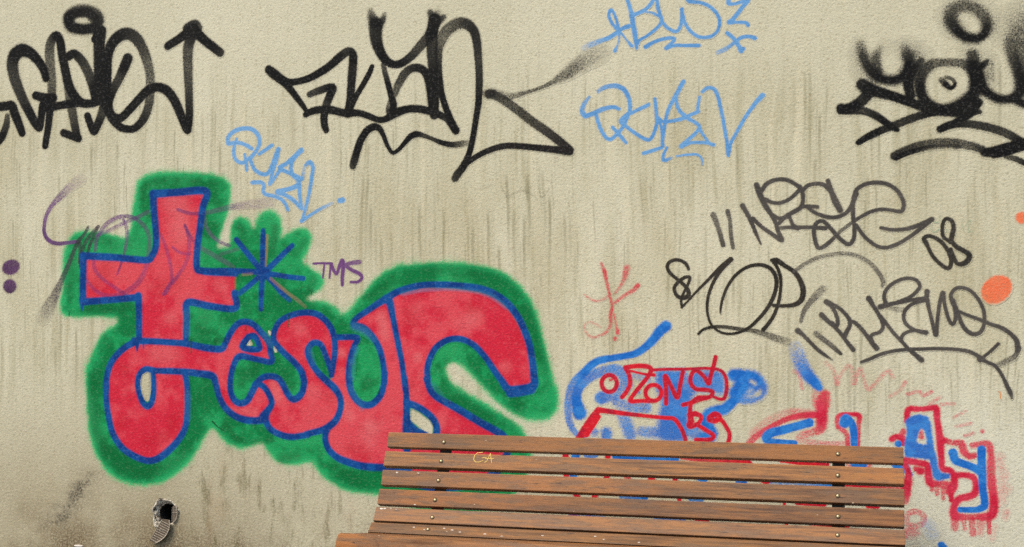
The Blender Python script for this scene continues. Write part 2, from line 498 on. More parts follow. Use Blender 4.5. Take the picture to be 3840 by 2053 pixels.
for i, (a, b) in enumerate(slats):
    u, n, w = slat_frame(a, b)
    if i >= 6: n = Vector((0, n.y, n.z)) if n.z < 0 else -n
    bm = bmesh.new()
    x0, x1 = random.uniform(-.0012, .0012), 1.8 + random.uniform(-.0012, .0012)
    L = x1 - x0
    verts = []
    for ix in range(2):
        for (pu, pn) in ((0, 0), (w, 0), (w, TH), (0, TH)):
            verts.append(bm.verts.new((ix * L - L / 2, pu - w / 2, pn)))
    for q in ((0, 1, 2, 3), (7, 6, 5, 4), (0, 4, 5, 1), (1, 5, 6, 2), (2, 6, 7, 3), (3, 7, 4, 0)):
        bm.faces.new([verts[k] for k in q])
    bmesh.ops.recalc_face_normals(bm, faces=bm.faces)
    bmesh.ops.bevel(bm, geom=bm.edges[:], offset=0.0022, segments=2, profile=0.6, affect='EDGES')
    o = obj_from_bm('slat', bm, M_WOOD, bench)
    for p in o.data.polygons: p.use_smooth = False
    c = Vector(((x0 + x1) / 2, (a[0] + b[0]) / 2, (a[1] + b[1]) / 2))
    m = Matrix(((1, 0, 0), (0, u.y, n.y), (0, u.z, n.z))).to_3x3()
    M3 = Matrix((Vector((1, 0, 0)), u, n)).transposed()
    o.matrix_local = Matrix.Translation(c - BP) @ M3.to_4x4()
    t = ((.74, .75, .76), (1.0, .95, .84), (.82, .81, .82), (.76, .72, .69), (.92, .88, .84), (.74, .73, .67), (.76, .74, .70), (.74, .72, .7), (.74, .72, .7))[i]
    o.color = (t[0] * .95, t[1] * .95, t[2] * .92, 1)
    slat_objs.append((o, c, u, n, w))
# rounded nose at the front of the seat
nose = [(4.292, -.8655), (4.268, -.8590), (4.245, -.8540), (4.229, -.8528), (4.217, -.8590), (4.206, -.8730), (4.198, -.8900), (4.195, -.9080),
        (4.212, -.9095), (4.232, -.8830), (4.262, -.8830), (4.290, -.8890)]
bm = bmesh.new()
NC = Vector((0.9, 4.235 + BY, -.875 + BZ))
L0 = [bm.verts.new((-0.9, y + BY - NC.y, z + BZ - NC.z)) for y, z in nose]
L1 = [bm.verts.new((0.9, y + BY - NC.y, z + BZ - NC.z)) for y, z in nose]
bm.faces.new(L0); bm.faces.new(L1[::-1])
for i in range(len(nose)):
    j = (i + 1) % len(nose)
    bm.faces.new((L0[i], L1[i], L1[j], L0[j]))
bmesh.ops.recalc_face_normals(bm, faces=bm.faces)
bmesh.ops.bevel(bm, geom=[e for e in bm.edges if abs(e.verts[0].co.x - e.verts[1].co.x) < 1e-6], offset=0.003, segments=2, affect='EDGES')
o = obj_from_bm('front_slat', bm, M_WOOD, bench, True)
o.location = NC - BP
o['label'] = 'rounded front slat of the seat'
o.color = (.80, .78, .76, 1)

# steel frames: back upright and seat rail behind the slats, legs to the ground
def bar_path(pts, X, wx, th):
    bm = bmesh.new()
    prev = None
    n = len(pts)
    for i, p in enumerate(pts):
        p = Vector((0, *p))
        d = (Vector((0, *pts[min(i + 1, n - 1)])) - Vector((0, *pts[max(i - 1, 0)]))).normalized()
        q = Vector((0, -d.z, d.y))
        ring = [bm.verts.new(Vector((X + sx * wx / 2, 0, 0)) + p + q * sq * th / 2 - BP) for sx, sq in ((-1, -1), (1, -1), (1, 1), (-1, 1))]
        if prev:
            for k in range(4): bm.faces.new((prev[k], prev[(k + 1) % 4], ring[(k + 1) % 4], ring[k]))
        else: bm.faces.new(ring)
        prev = ring
    bm.faces.new(prev[::-1])
    bmesh.ops.recalc_face_normals(bm, faces=bm.faces)
    bmesh.ops.bevel(bm, geom=bm.edges[:], offset=0.0015, segments=1, affect='EDGES')
    return bm
def behind(i, f, extra):
    a, b = slats[i]; _, n, _ = slat_frame(a, b)
    if i >= 6 and n.z > 0: n = -n
    return (a[0] + (b[0] - a[0]) * f + n.y * (TH + extra), a[1] + (b[1] - a[1]) * f + n.z * (TH + extra))
for X in (0.213, 1.591):
    pts = [behind(0, 0.35, .006), behind(1, .5, .006), behind(2, .5, .006), behind(3, .5, .006), behind(4, .5, .006), behind(5, .6, .006),
           behind(6, .5, .006), behind(7, .5, .006), behind(8, .7, .006), (4.225 + BY, -.900 + BZ)]
    obj_from_bm('frame_rail', bar_path(pts, X, 0.042, 0.010), M_STEEL, bench)
    k = behind(4, .5, .006)
    obj_from_bm('leg', bar_path([(k[0] + 0.012, k[1] + 0.02), (-0.34, 0.30), (-0.30, 0.15), (-0.27, 0.0)], X, 0.040, 0.012), M_STEEL, bench)
    obj_from_bm('leg', bar_path([(-0.66, 0.400), (-0.69, 0.30), (-0.70, 0.15), (-0.72, 0.0)], X, 0.040, 0.012), M_STEEL, bench)
    obj_from_bm('foot', bar_path([(-0.76, 0.006), (-0.23, 0.006)], X, 0.05, 0.012), M_STEEL, bench)
obj_from_bm('middle_brace', bar_path([behind(4, .7, .005), behind(5, .6, .005), behind(6, .5, .005), behind(8, .7, .005)], 0.868, 0.072, 0.008), M_STEEL, bench)

# domed bolts, each in a dark flat ring
def bolt_meshes():
    bm = bmesh.new()
    prof_ = [(0.0, -.0042), (.0026, -.0037), (.0047, -.0026), (.0060, -.0010), (.0063, .0006)]
    seg = 16
    prev = None
    top = bm.verts.new((0, 0, prof_[0][1]))
    for r, z in prof_[1:]:
        ring = [bm.verts.new((r * math.cos(2 * math.pi * k / seg), r * math.sin(2 * math.pi * k / seg), z)) for k in range(seg)]
        for k in range(seg):
            if prev is None: bm.faces.new((top, ring[(k + 1) % seg], ring[k]))
            else: bm.faces.new((prev[k], prev[(k + 1) % seg], ring[(k + 1) % seg], ring[k]))
        prev = ring
    bmesh.ops.recalc_face_normals(bm, faces=bm.faces)
    a = bpy.data.meshes.new('bolt'); bm.to_mesh(a); bm.free(); a.materials.append(M_BOLT)
    a.polygons.foreach_set('use_smooth', [True] * len(a.polygons))
    bm = bmesh.new()
    rr = [[bm.verts.new((r * math.cos(2 * math.pi * k / 20), r * math.sin(2 * math.pi * k / 20), z)) for k in range(20)] for r, z in ((.0058, -.0005), (.0078, -.0005), (.0080, .0005))]
    for q in range(2):
        for k in range(20): bm.faces.new((rr[q][k], rr[q][(k + 1) % 20], rr[q + 1][(k + 1) % 20], rr[q + 1][k]))
    bmesh.ops.recalc_face_normals(bm, faces=bm.faces)
    b = bpy.data.meshes.new('bolt_ring'); bm.to_mesh(b); bm.free(); b.materials.append(M_RING)
    return a, b
ba, bb = bolt_meshes()
for i in range(6):
    so, c, u, n, w = slat_objs[i]
    for X in (0.213, 1.591):
        loc = Vector((X - c.x + random.uniform(-.002, .002), random.uniform(-.002, .001) + (0.004 if i < 5 else 0), 0))
        for nm, me in (('bolt', ba), ('bolt_ring', bb)):
            o = bpy.data.objects.new(nm, me)
            COL.objects.link(o); o.parent = so; o.location = loc + Vector((0, 0, -0.0003))
# letters scratched in yellow crayon on the second slat
so, c, u, n, w = slat_objs[1]
ga = [[(1770, 798), (1720, 802), (1690, 830), (1680, 870), (1700, 895), (1740, 895), (1775, 880)], [(1770, 850), (1810, 852)], [(1790, 895), (1810, 890), (1850, 810), (1862, 905)], [(1800, 862), (1880, 860)]]
bm = bmesh.new()
for st in ga:
    pts = []
    for (x, y) in st:
        sx, sy = 1150 + x / 2.6833, 1400 + y / 2.6833
        # ray to the slat's front plane
        d = Vector((math.sin(YAW) + math.cos(YAW) * (sx - PW / 2) / FOC, math.cos(YAW) - math.sin(YAW) * (sx - PW / 2) / FOC, (PH / 2 - sy) / FOC))
        t = (c - CAM).dot(n) / d.dot(n)
        p = CAM + d * t - c
        pts.append((p.x, p.dot(u)))
    for k in range(len(pts) - 1):
        a, b = Vector(pts[k]), Vector(pts[k + 1])
        d = (b - a).normalized(); q = Vector((-d.y, d.x)) * 0.0013
        a -= d * .0008; b += d * .0008
        bm.faces.new([bm.verts.new((p.x, p.y, -0.0006 - 0.0001 * k)) for p in (a + q, b + q, b - q, a - q)])
o = obj_from_bm('crayon_letters', bm, M_CHALK, so)
o['label'] = 'letters GA scrawled in yellow crayon'
# specks of dried white paint on the lower slats
for (i, X, v, r) in ((2, .055, -.019, .004), (2, .135, -.02, .003), (4, .02, -.02, .005), (4, .032, -.021, .0045), (4, .055, -.022, .002), (4, .075, -.02, .0018),
                     (5, .16, -.008, .003), (5, .2, .0, .0025), (5, .27, -.01, .003), (5, .3, -.004, .004), (5, .33, .004, .003), (5, .42, .008, .0035), (5, .48, .014, .003),
                     (3, .14, .024, .003), (5, .62, .002, .003), (5, .8, -.006, .003), (5, .83, .006, .0025), (5, .95, .012, .003)):
    so, c, u, n, w = slat_objs[i]
    bm = bmesh.new()
    k = 9
    ctr = bm.verts.new((X - .9, v, -0.0009))
    ring = [bm.verts.new((X - .9 + r * 1.6 * random.uniform(.6, 1.2) * math.cos(2 * math.pi * q / k), v + r * .6 * random.uniform(.6, 1.2) * math.sin(2 * math.pi * q / k), -0.0003)) for q in range(k)]
    for q in range(k): bm.faces.new((ctr, ring[(q + 1) % k], ring[q]))
    obj_from_bm('paint_speck', bm, M_WHITE, so)

# ------------------------------------------------------------------ graffiti: paint sheets a hair proud of the plaster
CELL = 0.00205
GX0, GX1, GZ0, GZ1 = -2.25, 2.75, 0.02, 2.62
NX, NZ = int((GX1 - GX0) / CELL) + 1, int((GZ1 - GZ0) / CELL) + 1
CROPS = {'A': (0, 0), 'B': (960, 0), 'C': (1440, 200), 'D': (2080, 0), 'E': (2880, 0), 'F': (0, 300), 'G': (100, 600), 'H': (800, 400),
         'I': (250, 1100), 'J': (200, 1350), 'K': (900, 950), 'L': (1300, 950), 'M': (1150, 1400), 'N': (2050, 1150), 'O': (2450, 850),
         'P': (2880, 850), 'Q': (2600, 600), 'R': (2750, 1400), 'T': (2880, 1540), 'U': (0, 1540)}
CROPS = {k: (v[0], v[1], 2576 / 960) for k, v in CROPS.items()}
for k, v in {'V': (2150, 280), 'W': (3080, 250), 'X': (3080, 1180), 'Y': (0, 780), 'Z': (2100, 900), 'AA': (820, 780)}.items():
    CROPS[k] = (*v, 2576 / 760)
CROPS['BB'] = (2850, 1260, 1512 / 760)
CROPS['CC'] = (3300, 750, 2.8)
CROPS['S'] = (0, 0, 1.0)

def to_wall(crop, pts):
    """traced survey points -> metres on the wall; rows (X, Z, diameter, strength)"""
    ox, oy, k = CROPS[crop]
    out = []
    for p in pts:
        x, y = ox + p[0] / k, oy + p[1] / k
        X, Z = px_wall(x, y)
        s = (px_wall(x + 5, y)[0] - px_wall(x - 5, y)[0]) / 10
        s = 0.5 * (s + (px_wall(x, y - 5)[1] - px_wall(x, y + 5)[1]) / 10)
        w = (p[2] if len(p) > 2 else 0) / k * s
        out.append((X, Z, w, p[3] if len(p) > 3 else 1.0))
    return np.array(out, float)

def fill_defaults(pts):
    o, w, a = [], None, 1.0
    for p in pts:
        if len(p) > 2: w = p[2]
        a = p[3] if len(p) > 3 else 1.0
        o.append((p[0], p[1], w, a))
    if o[0][2] is None:
        w0 = next(q[2] for q in o if q[2] is not None)
        o = [(q[0], q[1], q[2] if q[2] is not None else w0, q[3]) for q in o]
    return o

def spline(P, step=0.18):
    if len(P) == 1: return P
    Q = np.vstack([2 * P[0] - P[1], P, 2 * P[-1] - P[-2]])
    out = []
    for i in range(1, len(Q) - 2):
        p0, p1, p2, p3 = Q[i - 1], Q[i], Q[i + 1], Q[i + 2]
        d = np.hypot(*(p2[:2] - p1[:2]))
        n = max(2, int(d / max(0.0012, step * min(p1[2], p2[2]))))
        t = np.linspace(0, 1, n, endpoint=False)[:, None]
        c = 0.5 * ((2 * p1) + (-p0 + p2) * t + (2 * p0 - 5 * p1 + 4 * p2 - p3) * t ** 2 + (-p0 + 3 * p1 - 3 * p2 + p3) * t ** 3)
        c[:, 2] = p1[2] + (p2[2] - p1[2]) * t[:, 0]
        c[:, 3] = p1[3] + (p2[3] - p1[3]) * t[:, 0]
        out.append(c)
    out.append(P[-1:])
    return np.vstack(out)

def vnoise(scale, seed, octaves=3):
    """smooth value noise over the whole canvas, 0..1"""
    r = np.random.default_rng(seed)
    acc = np.zeros((NZ, NX), np.float32); amp = 1.0; tot = 0
    for o in range(octaves):
        s = scale / 2 ** o
        gx, gz_ = int((GX1 - GX0) / s) + 3, int((GZ1 - GZ0) / s) + 3
        g = r.random((gz_, gx)).astype(np.float32)
        fx = np.arange(NX) * CELL / s; fz = np.arange(NZ) * CELL / s
        ix, iz = fx.astype(int), fz.astype(int)
        tx, tz = (fx - ix).astype(np.float32), (fz - iz).astype(np.float32)
        tx, tz = tx * tx * (3 - 2 * tx), tz * tz * (3 - 2 * tz)
        a = g[iz][:, ix] * (1 - tx) + g[iz][:, ix + 1] * tx
        b = g[iz + 1][:, ix] * (1 - tx) + g[iz + 1][:, ix + 1] * tx
        acc += amp * (a * (1 - tz[:, None]) + b * tz[:, None]); tot += amp; amp *= 0.55
    acc /= tot
    return np.clip((acc - 0.5) * 1.7 + 0.5, 0, 1)
NOISE = {'m': vnoise(0.09, 1), 's': vnoise(0.03, 2), 'l': vnoise(0.22, 3)}
NOISE['r'] = np.clip(0.5 + (NOISE['l'] - .5) * .7 + (NOISE['s'] - .5) * .45 + (NOISE['m'] - .5) * .3, 0, 1)

def smooth(x):
    x = np.clip(x, 0, 1)
    return x * x * (3 - 2 * x)

def stamp_stroke(cov, P, soft, mist):
    S = spline(P)
    loc = {}
    # one buffer per stroke so that it does not build up on itself
    reach = 1.9 if mist > 0 else 1 + soft
    R = S[:, 2].max() / 2 * reach + CELL * 2
    x0 = max(0, int((S[:, 0].min() - R - GX0) / CELL)); x1 = min(NX, int((S[:, 0].max() + R - GX0) / CELL) + 2)
    z0 = max(0, int((S[:, 1].min() - R - GZ0) / CELL)); z1 = min(NZ, int((S[:, 1].max() + R - GZ0) / CELL) + 2)
    if x1 <= x0 or z1 <= z0: return
    buf = np.zeros((z1 - z0, x1 - x0), np.float32)
    for X, Z, w, a in S:
        r = max(w / 2, CELL * 0.8)
        rr = r * reach + CELL
        i0 = max(x0, int((X - rr - GX0) / CELL)); i1 = min(x1, int((X + rr - GX0) / CELL) + 2)
        j0 = max(z0, int((Z - rr - GZ0) / CELL)); j1 = min(z1, int((Z + rr - GZ0) / CELL) + 2)
        if i1 <= i0 or j1 <= j0: continue
        dx = (GX0 + np.arange(i0, i1) * CELL - X)[None, :]; dz = (GZ0 + np.arange(j0, j1) * CELL - Z)[:, None]
        t = np.sqrt(dx * dx + dz * dz) / r
        s = max(soft, CELL * 0.6 / r)
        c = a * smooth((1 + s - t) / (2 * s))
        if mist > 0: c = np.maximum(c, a * mist * np.clip((1.9 - t) / 1.1, 0, 1) ** 2)
        v = buf[j0 - z0:j1 - z0, i0 - x0:i1 - x0]
        np.maximum(v, c, out=v)
    v = cov[z0:z1, x0:x1]
    v[...] = 1 - (1 - v) * (1 - np.clip(buf, 0, 1))

def box_blur(a, n):
    if n < 1: return a
    for ax in (0, 1):
        for _ in range(2):
            p = np.pad(a, [(n + 1, n) if k == ax else (0, 0) for k in (0, 1)], mode='edge')
            c = np.cumsum(p, axis=ax, dtype=np.float64)
            a = (np.take(c, range(2 * n + 1, c.shape[ax]), ax) - np.take(c, range(0, c.shape[ax] - 2 * n - 1), ax)) / (2 * n + 1)
    return a.astype(np.float32)

def poly_cov(rows, blur):
    """filled outline with a soft edge (even-odd rule)"""
    x0 = max(0, int((rows[:, 0].min() - 0.08 - GX0) / CELL)); x1 = min(NX, int((rows[:, 0].max() + 0.08 - GX0) / CELL))
    z0 = max(0, int((rows[:, 1].min() - 0.08 - GZ0) / CELL)); z1 = min(NZ, int((rows[:, 1].max() + 0.08 - GZ0) / CELL))
    xs = (GX0 + np.arange(x0, x1) * CELL)
    m = np.zeros((z1 - z0, x1 - x0), np.float32)
    n = len(rows)
    for j in range(z0, z1):
        z = GZ0 + j * CELL
        a = rows[:, 1]; b = np.roll(rows[:, 1], -1)
        hit = (a <= z) != (b <= z)
        if not hit.any(): continue
        ax, bx = rows[:, 0][hit], np.roll(rows[:, 0], -1)[hit]
        az, bz = a[hit], b[hit]
        xc = np.sort(ax + (z - az) / (bz - az) * (bx - ax))
        for k in range(0, len(xc) - 1, 2):
            m[j - z0, (xs >= xc[k]) & (xs < xc[k + 1])] = 1
    full = np.zeros((NZ, NX), np.float32)
    full[z0:z1, x0:x1] = box_blur(m, int(blur / CELL))
    return full

def closed_spline(P):
    Q = np.vstack([P[-1:], P, P[:2]])
    out = []
    for i in range(1, len(Q) - 2):
        p0, p1, p2, p3 = Q[i - 1], Q[i], Q[i + 1], Q[i + 2]
        t = np.linspace(0, 1, 10, endpoint=False)[:, None]
        out.append(0.5 * ((2 * p1) + (-p0 + p2) * t + (2 * p0 - 5 * p1 + 4 * p2 - p3) * t ** 2 + (-p0 + 3 * p1 - 3 * p2 + p3) * t ** 3))
    return np.vstack(out)

# running picture of the paint already on the wall, and how many coats lie where
CANV_C = np.zeros((NZ, NX, 3), np.float32)
CANV_A = np.zeros((NZ, NX), np.float32)
LEVEL = np.zeros((NZ, NX), np.int16)

def sheet(name, ops, c1, c2=None, noise='m', parent=None, soft=0.22, mist=0.12, label=None, mott=0.0, thr=0.07, hole_ops=(), tints=(), fat=1.0, ragged=0.25):
    """one coat of paint: ops are ('s', crop, pts) strokes, ('p', pts) outlines given as [(crop, x, y)...], ('e', ...) ellipses"""
    cov = np.zeros((NZ, NX), np.float32)
    for op in ops:
        kw = op[3] if len(op) > 3 and isinstance(op[3], dict) else {}
        if op[0] == 's':
            P = to_wall(op[1], fill_defaults(op[2])); P[:, 2] *= fat
            if c1 == BLACK: P[:, 3] = np.where(P[:, 3] > 0.6, P[:, 3] ** 0.62, P[:, 3])
            stamp_stroke(cov, P, kw.get('soft', soft), kw.get('mist', mist))
        elif op[0] == 'p':
            rows = np.vstack([to_wall(c, pts) for c, pts in op[1]])
            if op[2].get('round'): rows = closed_spline(rows)
            m = poly_cov(rows, op[2].get('blur', 0.004)) * op[2].get('a', 1.0)
            cov = 1 - (1 - cov) * (1 - m)
    for pol, blur in hole_ops:
        rows = np.vstack([to_wall(c, pts) for c, pts in pol])
        rows = closed_spline(rows)
        cov *= 1 - poly_cov(rows, blur)
    nz = NOISE[noise]
    if ragged > 0:
        cov = np.clip(cov + 4 * cov * (1 - cov) * ragged * ((NOISE['s'] - .5) * .6 + (NOISE['m'] - .5) * .5), 0, 1)
    if mott > 0:
        cov = cov * (1 - mott * np.clip(NOISE['l'] * 0.5 + nz * 0.7 - 0.35, 0, 1))
    c1 = np.array(lin(*c1), np.float32); c2 = np.array(lin(*(c2 or c1_to(c1))), np.float32) if c2 else c1
    keep = cov > thr
    if not keep.any(): return None
    jj, ii = np.where(keep)
    j0, j1, i0, i1 = max(jj.min() - 2, 0), min(jj.max() + 3, NZ), max(ii.min() - 2, 0), min(ii.max() + 3, NX)
    S = np.s_[j0:j1, i0:i1]
    a = cov[S]; k = keep[S]
    n = smooth((nz[S] - 0.25) * 2)[..., None]
    colr = c1 * (1 - n) + c2 * n
    for tm, tc in tints:
        q = tm[S][..., None]
        colr = colr * (1 - q) + np.array(lin(*tc), np.float32) * q
    A0 = CANV_A[S]
    A1 = a + A0 * (1 - a)
    C1 = np.where(A1[..., None] > 1e-4, (colr * a[..., None] + CANV_C[S] * (A0 * (1 - a))[..., None]) / np.maximum(A1, 1e-4)[..., None], colr)
    CANV_C[S] = np.where(k[..., None], C1, CANV_C[S]); CANV_A[S] = np.where(k, A1, A0)
    # cells touched by kept points
    cell = k[:-1, :-1] | k[1:, :-1] | k[:-1, 1:] | k[1:, 1:]
    use = np.zeros_like(k)
    use[:-1, :-1] |= cell; use[1:, :-1] |= cell; use[:-1, 1:] |= cell; use[1:, 1:] |= cell
    lev = int(LEVEL[S][use].max()) + 1
    LEVEL[S] = np.where(use, lev, LEVEL[S])
    y = -(0.00015 + 0.00007 * lev)
    idx = -np.ones(k.shape, np.int64); idx[use] = np.arange(use.sum())
    zz, xx = np.where(use)
    off = Vector(parent.location) if parent else Vector((0, 0, 0))
    co = np.empty((len(xx), 3), np.float32)
    co[:, 0] = GX0 + (xx + i0) * CELL; co[:, 1] = y; co[:, 2] = GZ0 + (zz + j0) * CELL
    base = None
    if not parent:
        base = Vector(((co[:, 0].min() + co[:, 0].max()) / 2, 0, co[:, 2].min()))
        off = base
    co -= np.array(off, np.float32)
    cz, cx = np.where(cell)
    quads = np.stack([idx[cz, cx], idx[cz, cx + 1], idx[cz + 1, cx + 1], idx[cz + 1, cx]], -1).astype(np.int32)
    me = bpy.data.meshes.new(name)
    me.vertices.add(len(co)); me.vertices.foreach_set('co', co.ravel())
    me.loops.add(quads.size); me.loops.foreach_set('vertex_index', quads.ravel())
    me.polygons.add(len(quads)); me.polygons.foreach_set('loop_start', np.arange(0, quads.size, 4, dtype=np.int32))
    me.update(calc_edges=True)
    ca = me.color_attributes.new('paint', 'FLOAT_COLOR', 'POINT')
    rgba = np.empty((len(co), 4), np.float32)
    rgba[:, :3] = np.where(A1[..., None] > 1e-4, C1, colr)[use]; rgba[:, 3] = A1[use]
    ca.data.foreach_set('color', rgba.ravel())
    me.materials.append(M_PAINT)
    o = bpy.data.objects.new(name, me)
    COL.objects.link(o)
    if parent: o.parent = parent
    else: o.location = base
    if label: o['label'] = label
    return o

def tint_map(ops):
    m = np.zeros((NZ, NX), np.float32)
    for op in ops:
        kw = op[3]
        stamp_stroke(m, to_wall(op[1], fill_defaults(op[2])), kw.get('soft', .8), kw.get('mist', 0))
    return m

def sheets_each(name, ops, *a, **k):
    """every stroke a sheet of its own"""
    for op in ops: sheet(name, [op], *a, **k)

def holder(name, crop, x, y, label, cat='graffiti', group=None):
    r = to_wall(crop, [(x, y, 1)])[0]
    e = empty(name, (r[0], 0, r[1]))
    tag(e, label, cat, group)
    return e

def ellipse(crop, cx, cy, rx, ry, rot=0, n=20):
    c, s = math.cos(math.radians(rot)), math.sin(math.radians(rot))
    return (crop, [(cx + rx * math.cos(2 * math.pi * k / n) * c - ry * math.sin(2 * math.pi * k / n) * s,
                    cy + rx * math.cos(2 * math.pi * k / n) * s + ry * math.sin(2 * math.pi * k / n) * c) for k in range(n)])
def ring(crop, cx, cy, rx, ry, w, a=1.0, rot=0, n=16):
    cr, pts = ellipse(crop, cx, cy, rx, ry, rot, n)
    return ('s', crop, [(p[0], p[1], w, a) for p in pts + pts[:2]])
def st(crop, *strokes, **kw):
    return [('s', crop, list(s), kw) for s in strokes]

BLACK, BLACK2 = (13, 13, 13), (19, 19, 18)
SKY1, SKY2 = (92, 148, 202), (106, 160, 210)

# ---- black tag with an arrow, upper left
t1 = holder('graffiti_tag', 'A', 1000, 1480, 'fat black spray tag with a halo dot and an upward arrow, upper left corner')
kw = dict(parent=t1, soft=0.2, mist=0.14)
sheet('letter', st('A', [(462, 790, 80), (432, 690, 90), (372, 600, 100), (295, 530, 115), (215, 510, 135), (150, 560, 140), (125, 650, 130, .95), (140, 760, 120, .9), (180, 880, 112, .9), (230, 1000, 105, .93), (290, 1120, 100), (350, 1230, 95), (398, 1290, 78), (415, 1190, 80), (428, 1090, 90), (450, 1000, 90)],
      [(360, 965, 85), (440, 985, 95), (535, 990, 90)], [(440, 1000, 90), (480, 1080, 95)]), BLACK, BLACK2, **kw)
sheet('letter', st('A', [(455, 1470, 70), (485, 1280, 78), (505, 1100, 85), (520, 950, 95, .85), (520, 800, 100, .75), (505, 650, 105, .72), (500, 500, 105, .8), (520, 410, 100, .9), (565, 365, 100), (605, 420, 95), (630, 580, 95), (660, 720, 98), (690, 850, 100), (750, 970, 100), (830, 1040, 90), (930, 1040, 85), (1020, 1010, 85)],
      [(680, 880, 80, .7), (700, 1000, 90, .78), (725, 1110, 95, .8), (750, 1250, 90, .9), (775, 1370, 85), (790, 1395, 80), (720, 1370, 80), (640, 1340, 78)],
      [(480, 1085, 95), (600, 1065, 80), (720, 1045, 85), (820, 1035, 85)]), BLACK, BLACK2, **kw)
sheet('letter', st('A', [(690, 570, 90), (745, 545, 90), (815, 605, 98, .93), (875, 705, 100, .88), (915, 810, 100, .92), (945, 900, 105), (965, 980, 110)],
      [(1015, 320, 125), (1000, 420, 132), (1000, 560, 125), (1000, 700, 125), (1005, 850, 132), (1010, 960, 140), (1045, 1050, 100, .9), (1025, 1150, 98, .88), (985, 1250, 92), (945, 1325, 82), (905, 1240, 80), (882, 1170, 76)],
      [(950, 400, 70), (985, 330, 90)]), BLACK, BLACK2, **kw)
sheet('letter', st('A', [(1285, 595, 112), (1250, 680, 112), (1200, 790, 100, .92), (1150, 880, 98, .95), (1110, 970, 100), (1090, 1060, 100), (1110, 1140, 95), (1160, 1192, 92), (1230, 1180, 85), (1310, 1100, 90), (1400, 1000, 90), (1490, 910, 95), (1590, 880, 95), (1685, 920, 100), (1760, 1020, 100), (1820, 1160, 95), (1870, 1290, 85)],
      [(1050, 1000, 90), (1078, 880, 88), (1085, 750, 88), (1085, 600, 98), (1110, 480, 112), (1170, 390, 122), (1260, 342, 122, .97), (1350, 370, 122, .93), (1420, 460, 112, .9), (1470, 580, 105, .82), (1505, 720, 102, .74), (1515, 850, 100, .7), (1510, 980, 97, .78), (1480, 1120, 95, .9), (1430, 1220, 90, .97), (1360, 1290, 80), (1290, 1303, 76), (1210, 1280, 82), (1140, 1210, 90), (1090, 1120, 95), (1055, 1040, 95)]), BLACK, BLACK2, **kw)
sheet('arrow', st('A', [(1888, 1310, 88), (1905, 1200, 85), (1905, 1050, 85, .95), (1900, 900, 90, .88), (1895, 750, 98, .84), (1890, 600, 105, .82), (1895, 480, 112, .85), (1920, 380, 122, .95), (1940, 300, 122)],
      [(1690, 465, 84), (1800, 395, 90), (1900, 325, 105)], [(1950, 300, 115), (2050, 400, 98), (2140, 472, 95), (2215, 530, 92, .95)], [(1890, 290, 110, .95), (1960, 255, 110, .93), (2000, 280, 80, .85)]), BLACK, BLACK2, **kw)
sheet('halo_dot', st('A', [(830, 300, 110), (720, 270, 125), (690, 190, 125, .97), (745, 125, 125, .88), (850, 108, 120, .85), (955, 145, 125, .88), (995, 215, 115, .93), (945, 280, 115), (830, 300, 110)], [(700, 180, 130, .9), (760, 140, 100, .9), (880, 130, 100, .9), (950, 190, 110, .9)], soft=.34, mist=.2), BLACK, BLACK2, parent=t1)
sheet('hook', st('A', [(-120, 1085, 85), (-40, 1080, 88), (60, 1070, 92), (120, 1068, 95), (150, 1150, 100), (190, 1250, 92), (222, 1340, 80)], [(75, 1170, 55, .7), (62, 1270, 78, .92), (15, 1385, 85), (-50, 1450, 85), (-130, 1490, 80)]), BLACK, BLACK2, **kw)

# ---- black tag in the upper middle
t2 = holder('graffiti_tag', 'B', 1400, 1700, 'large black spray tag with a long underline and a pointed tail, upper middle')
kw = dict(parent=t2, soft=0.2, mist=0.12)
sheet('letter', st('B', [(130, 705, 92), (180, 745, 108), (250, 800, 98), (330, 830, 78), (430, 820, 68), (540, 788, 78), (650, 728, 84), (750, 660, 86), (840, 580, 92), (925, 520, 88, .92), (972, 545, 88), (978, 610, 95), (970, 720, 95, .97), (960, 850, 90), (950, 980, 86), (935, 1080, 86), (920, 1155, 70)],
      [(250, 800, 90), (320, 870, 80), (400, 970, 70), (460, 1050, 60), (512, 1130, 46), (502, 1155, 60)],
      [(540, 952, 66, .9), (640, 912, 78, .95), (740, 885, 88), (772, 895, 90), (742, 970, 90), (708, 1060, 88, .93), (685, 1180, 84), (690, 1260, 78), (706, 1312, 66)],
      [(1168, 672, 52), (1140, 740, 60), (1080, 850, 60), (1020, 950, 60), (980, 1030, 60), (950, 1100, 60)]), BLACK, BLACK2, **kw)
sheet('letter', st('B', [(1205, 250, 150, .95), (1208, 380, 132, .97), (1240, 500, 112), (1300, 600, 95), (1380, 650, 80), (1470, 635, 85), (1560, 570, 92, .95), (1650, 470, 100, .85), (1730, 380, 112, .92), (1790, 270, 112), (1800, 200, 130)],
      [(1790, 200, 110), (1775, 320, 130), (1770, 450, 122, .92), (1775, 600, 110, .95), (1785, 750, 100), (1795, 900, 95), (1800, 1050, 95), (1795, 1160, 92)])
      + st('B', [(1150, 110, 60, .5), (1165, 170, 90, .8), (1195, 235, 110, .95)], [(1292, 145, 46, .6), (1275, 200, 70, .85), (1240, 250, 90)], [(1755, 130, 70, .75), (1790, 190, 90)], [(1885, 175, 62, .8), (1840, 215, 80, .95)], [(1830, 130, 80, .35)], soft=.45, mist=.25), BLACK, BLACK2, **kw)
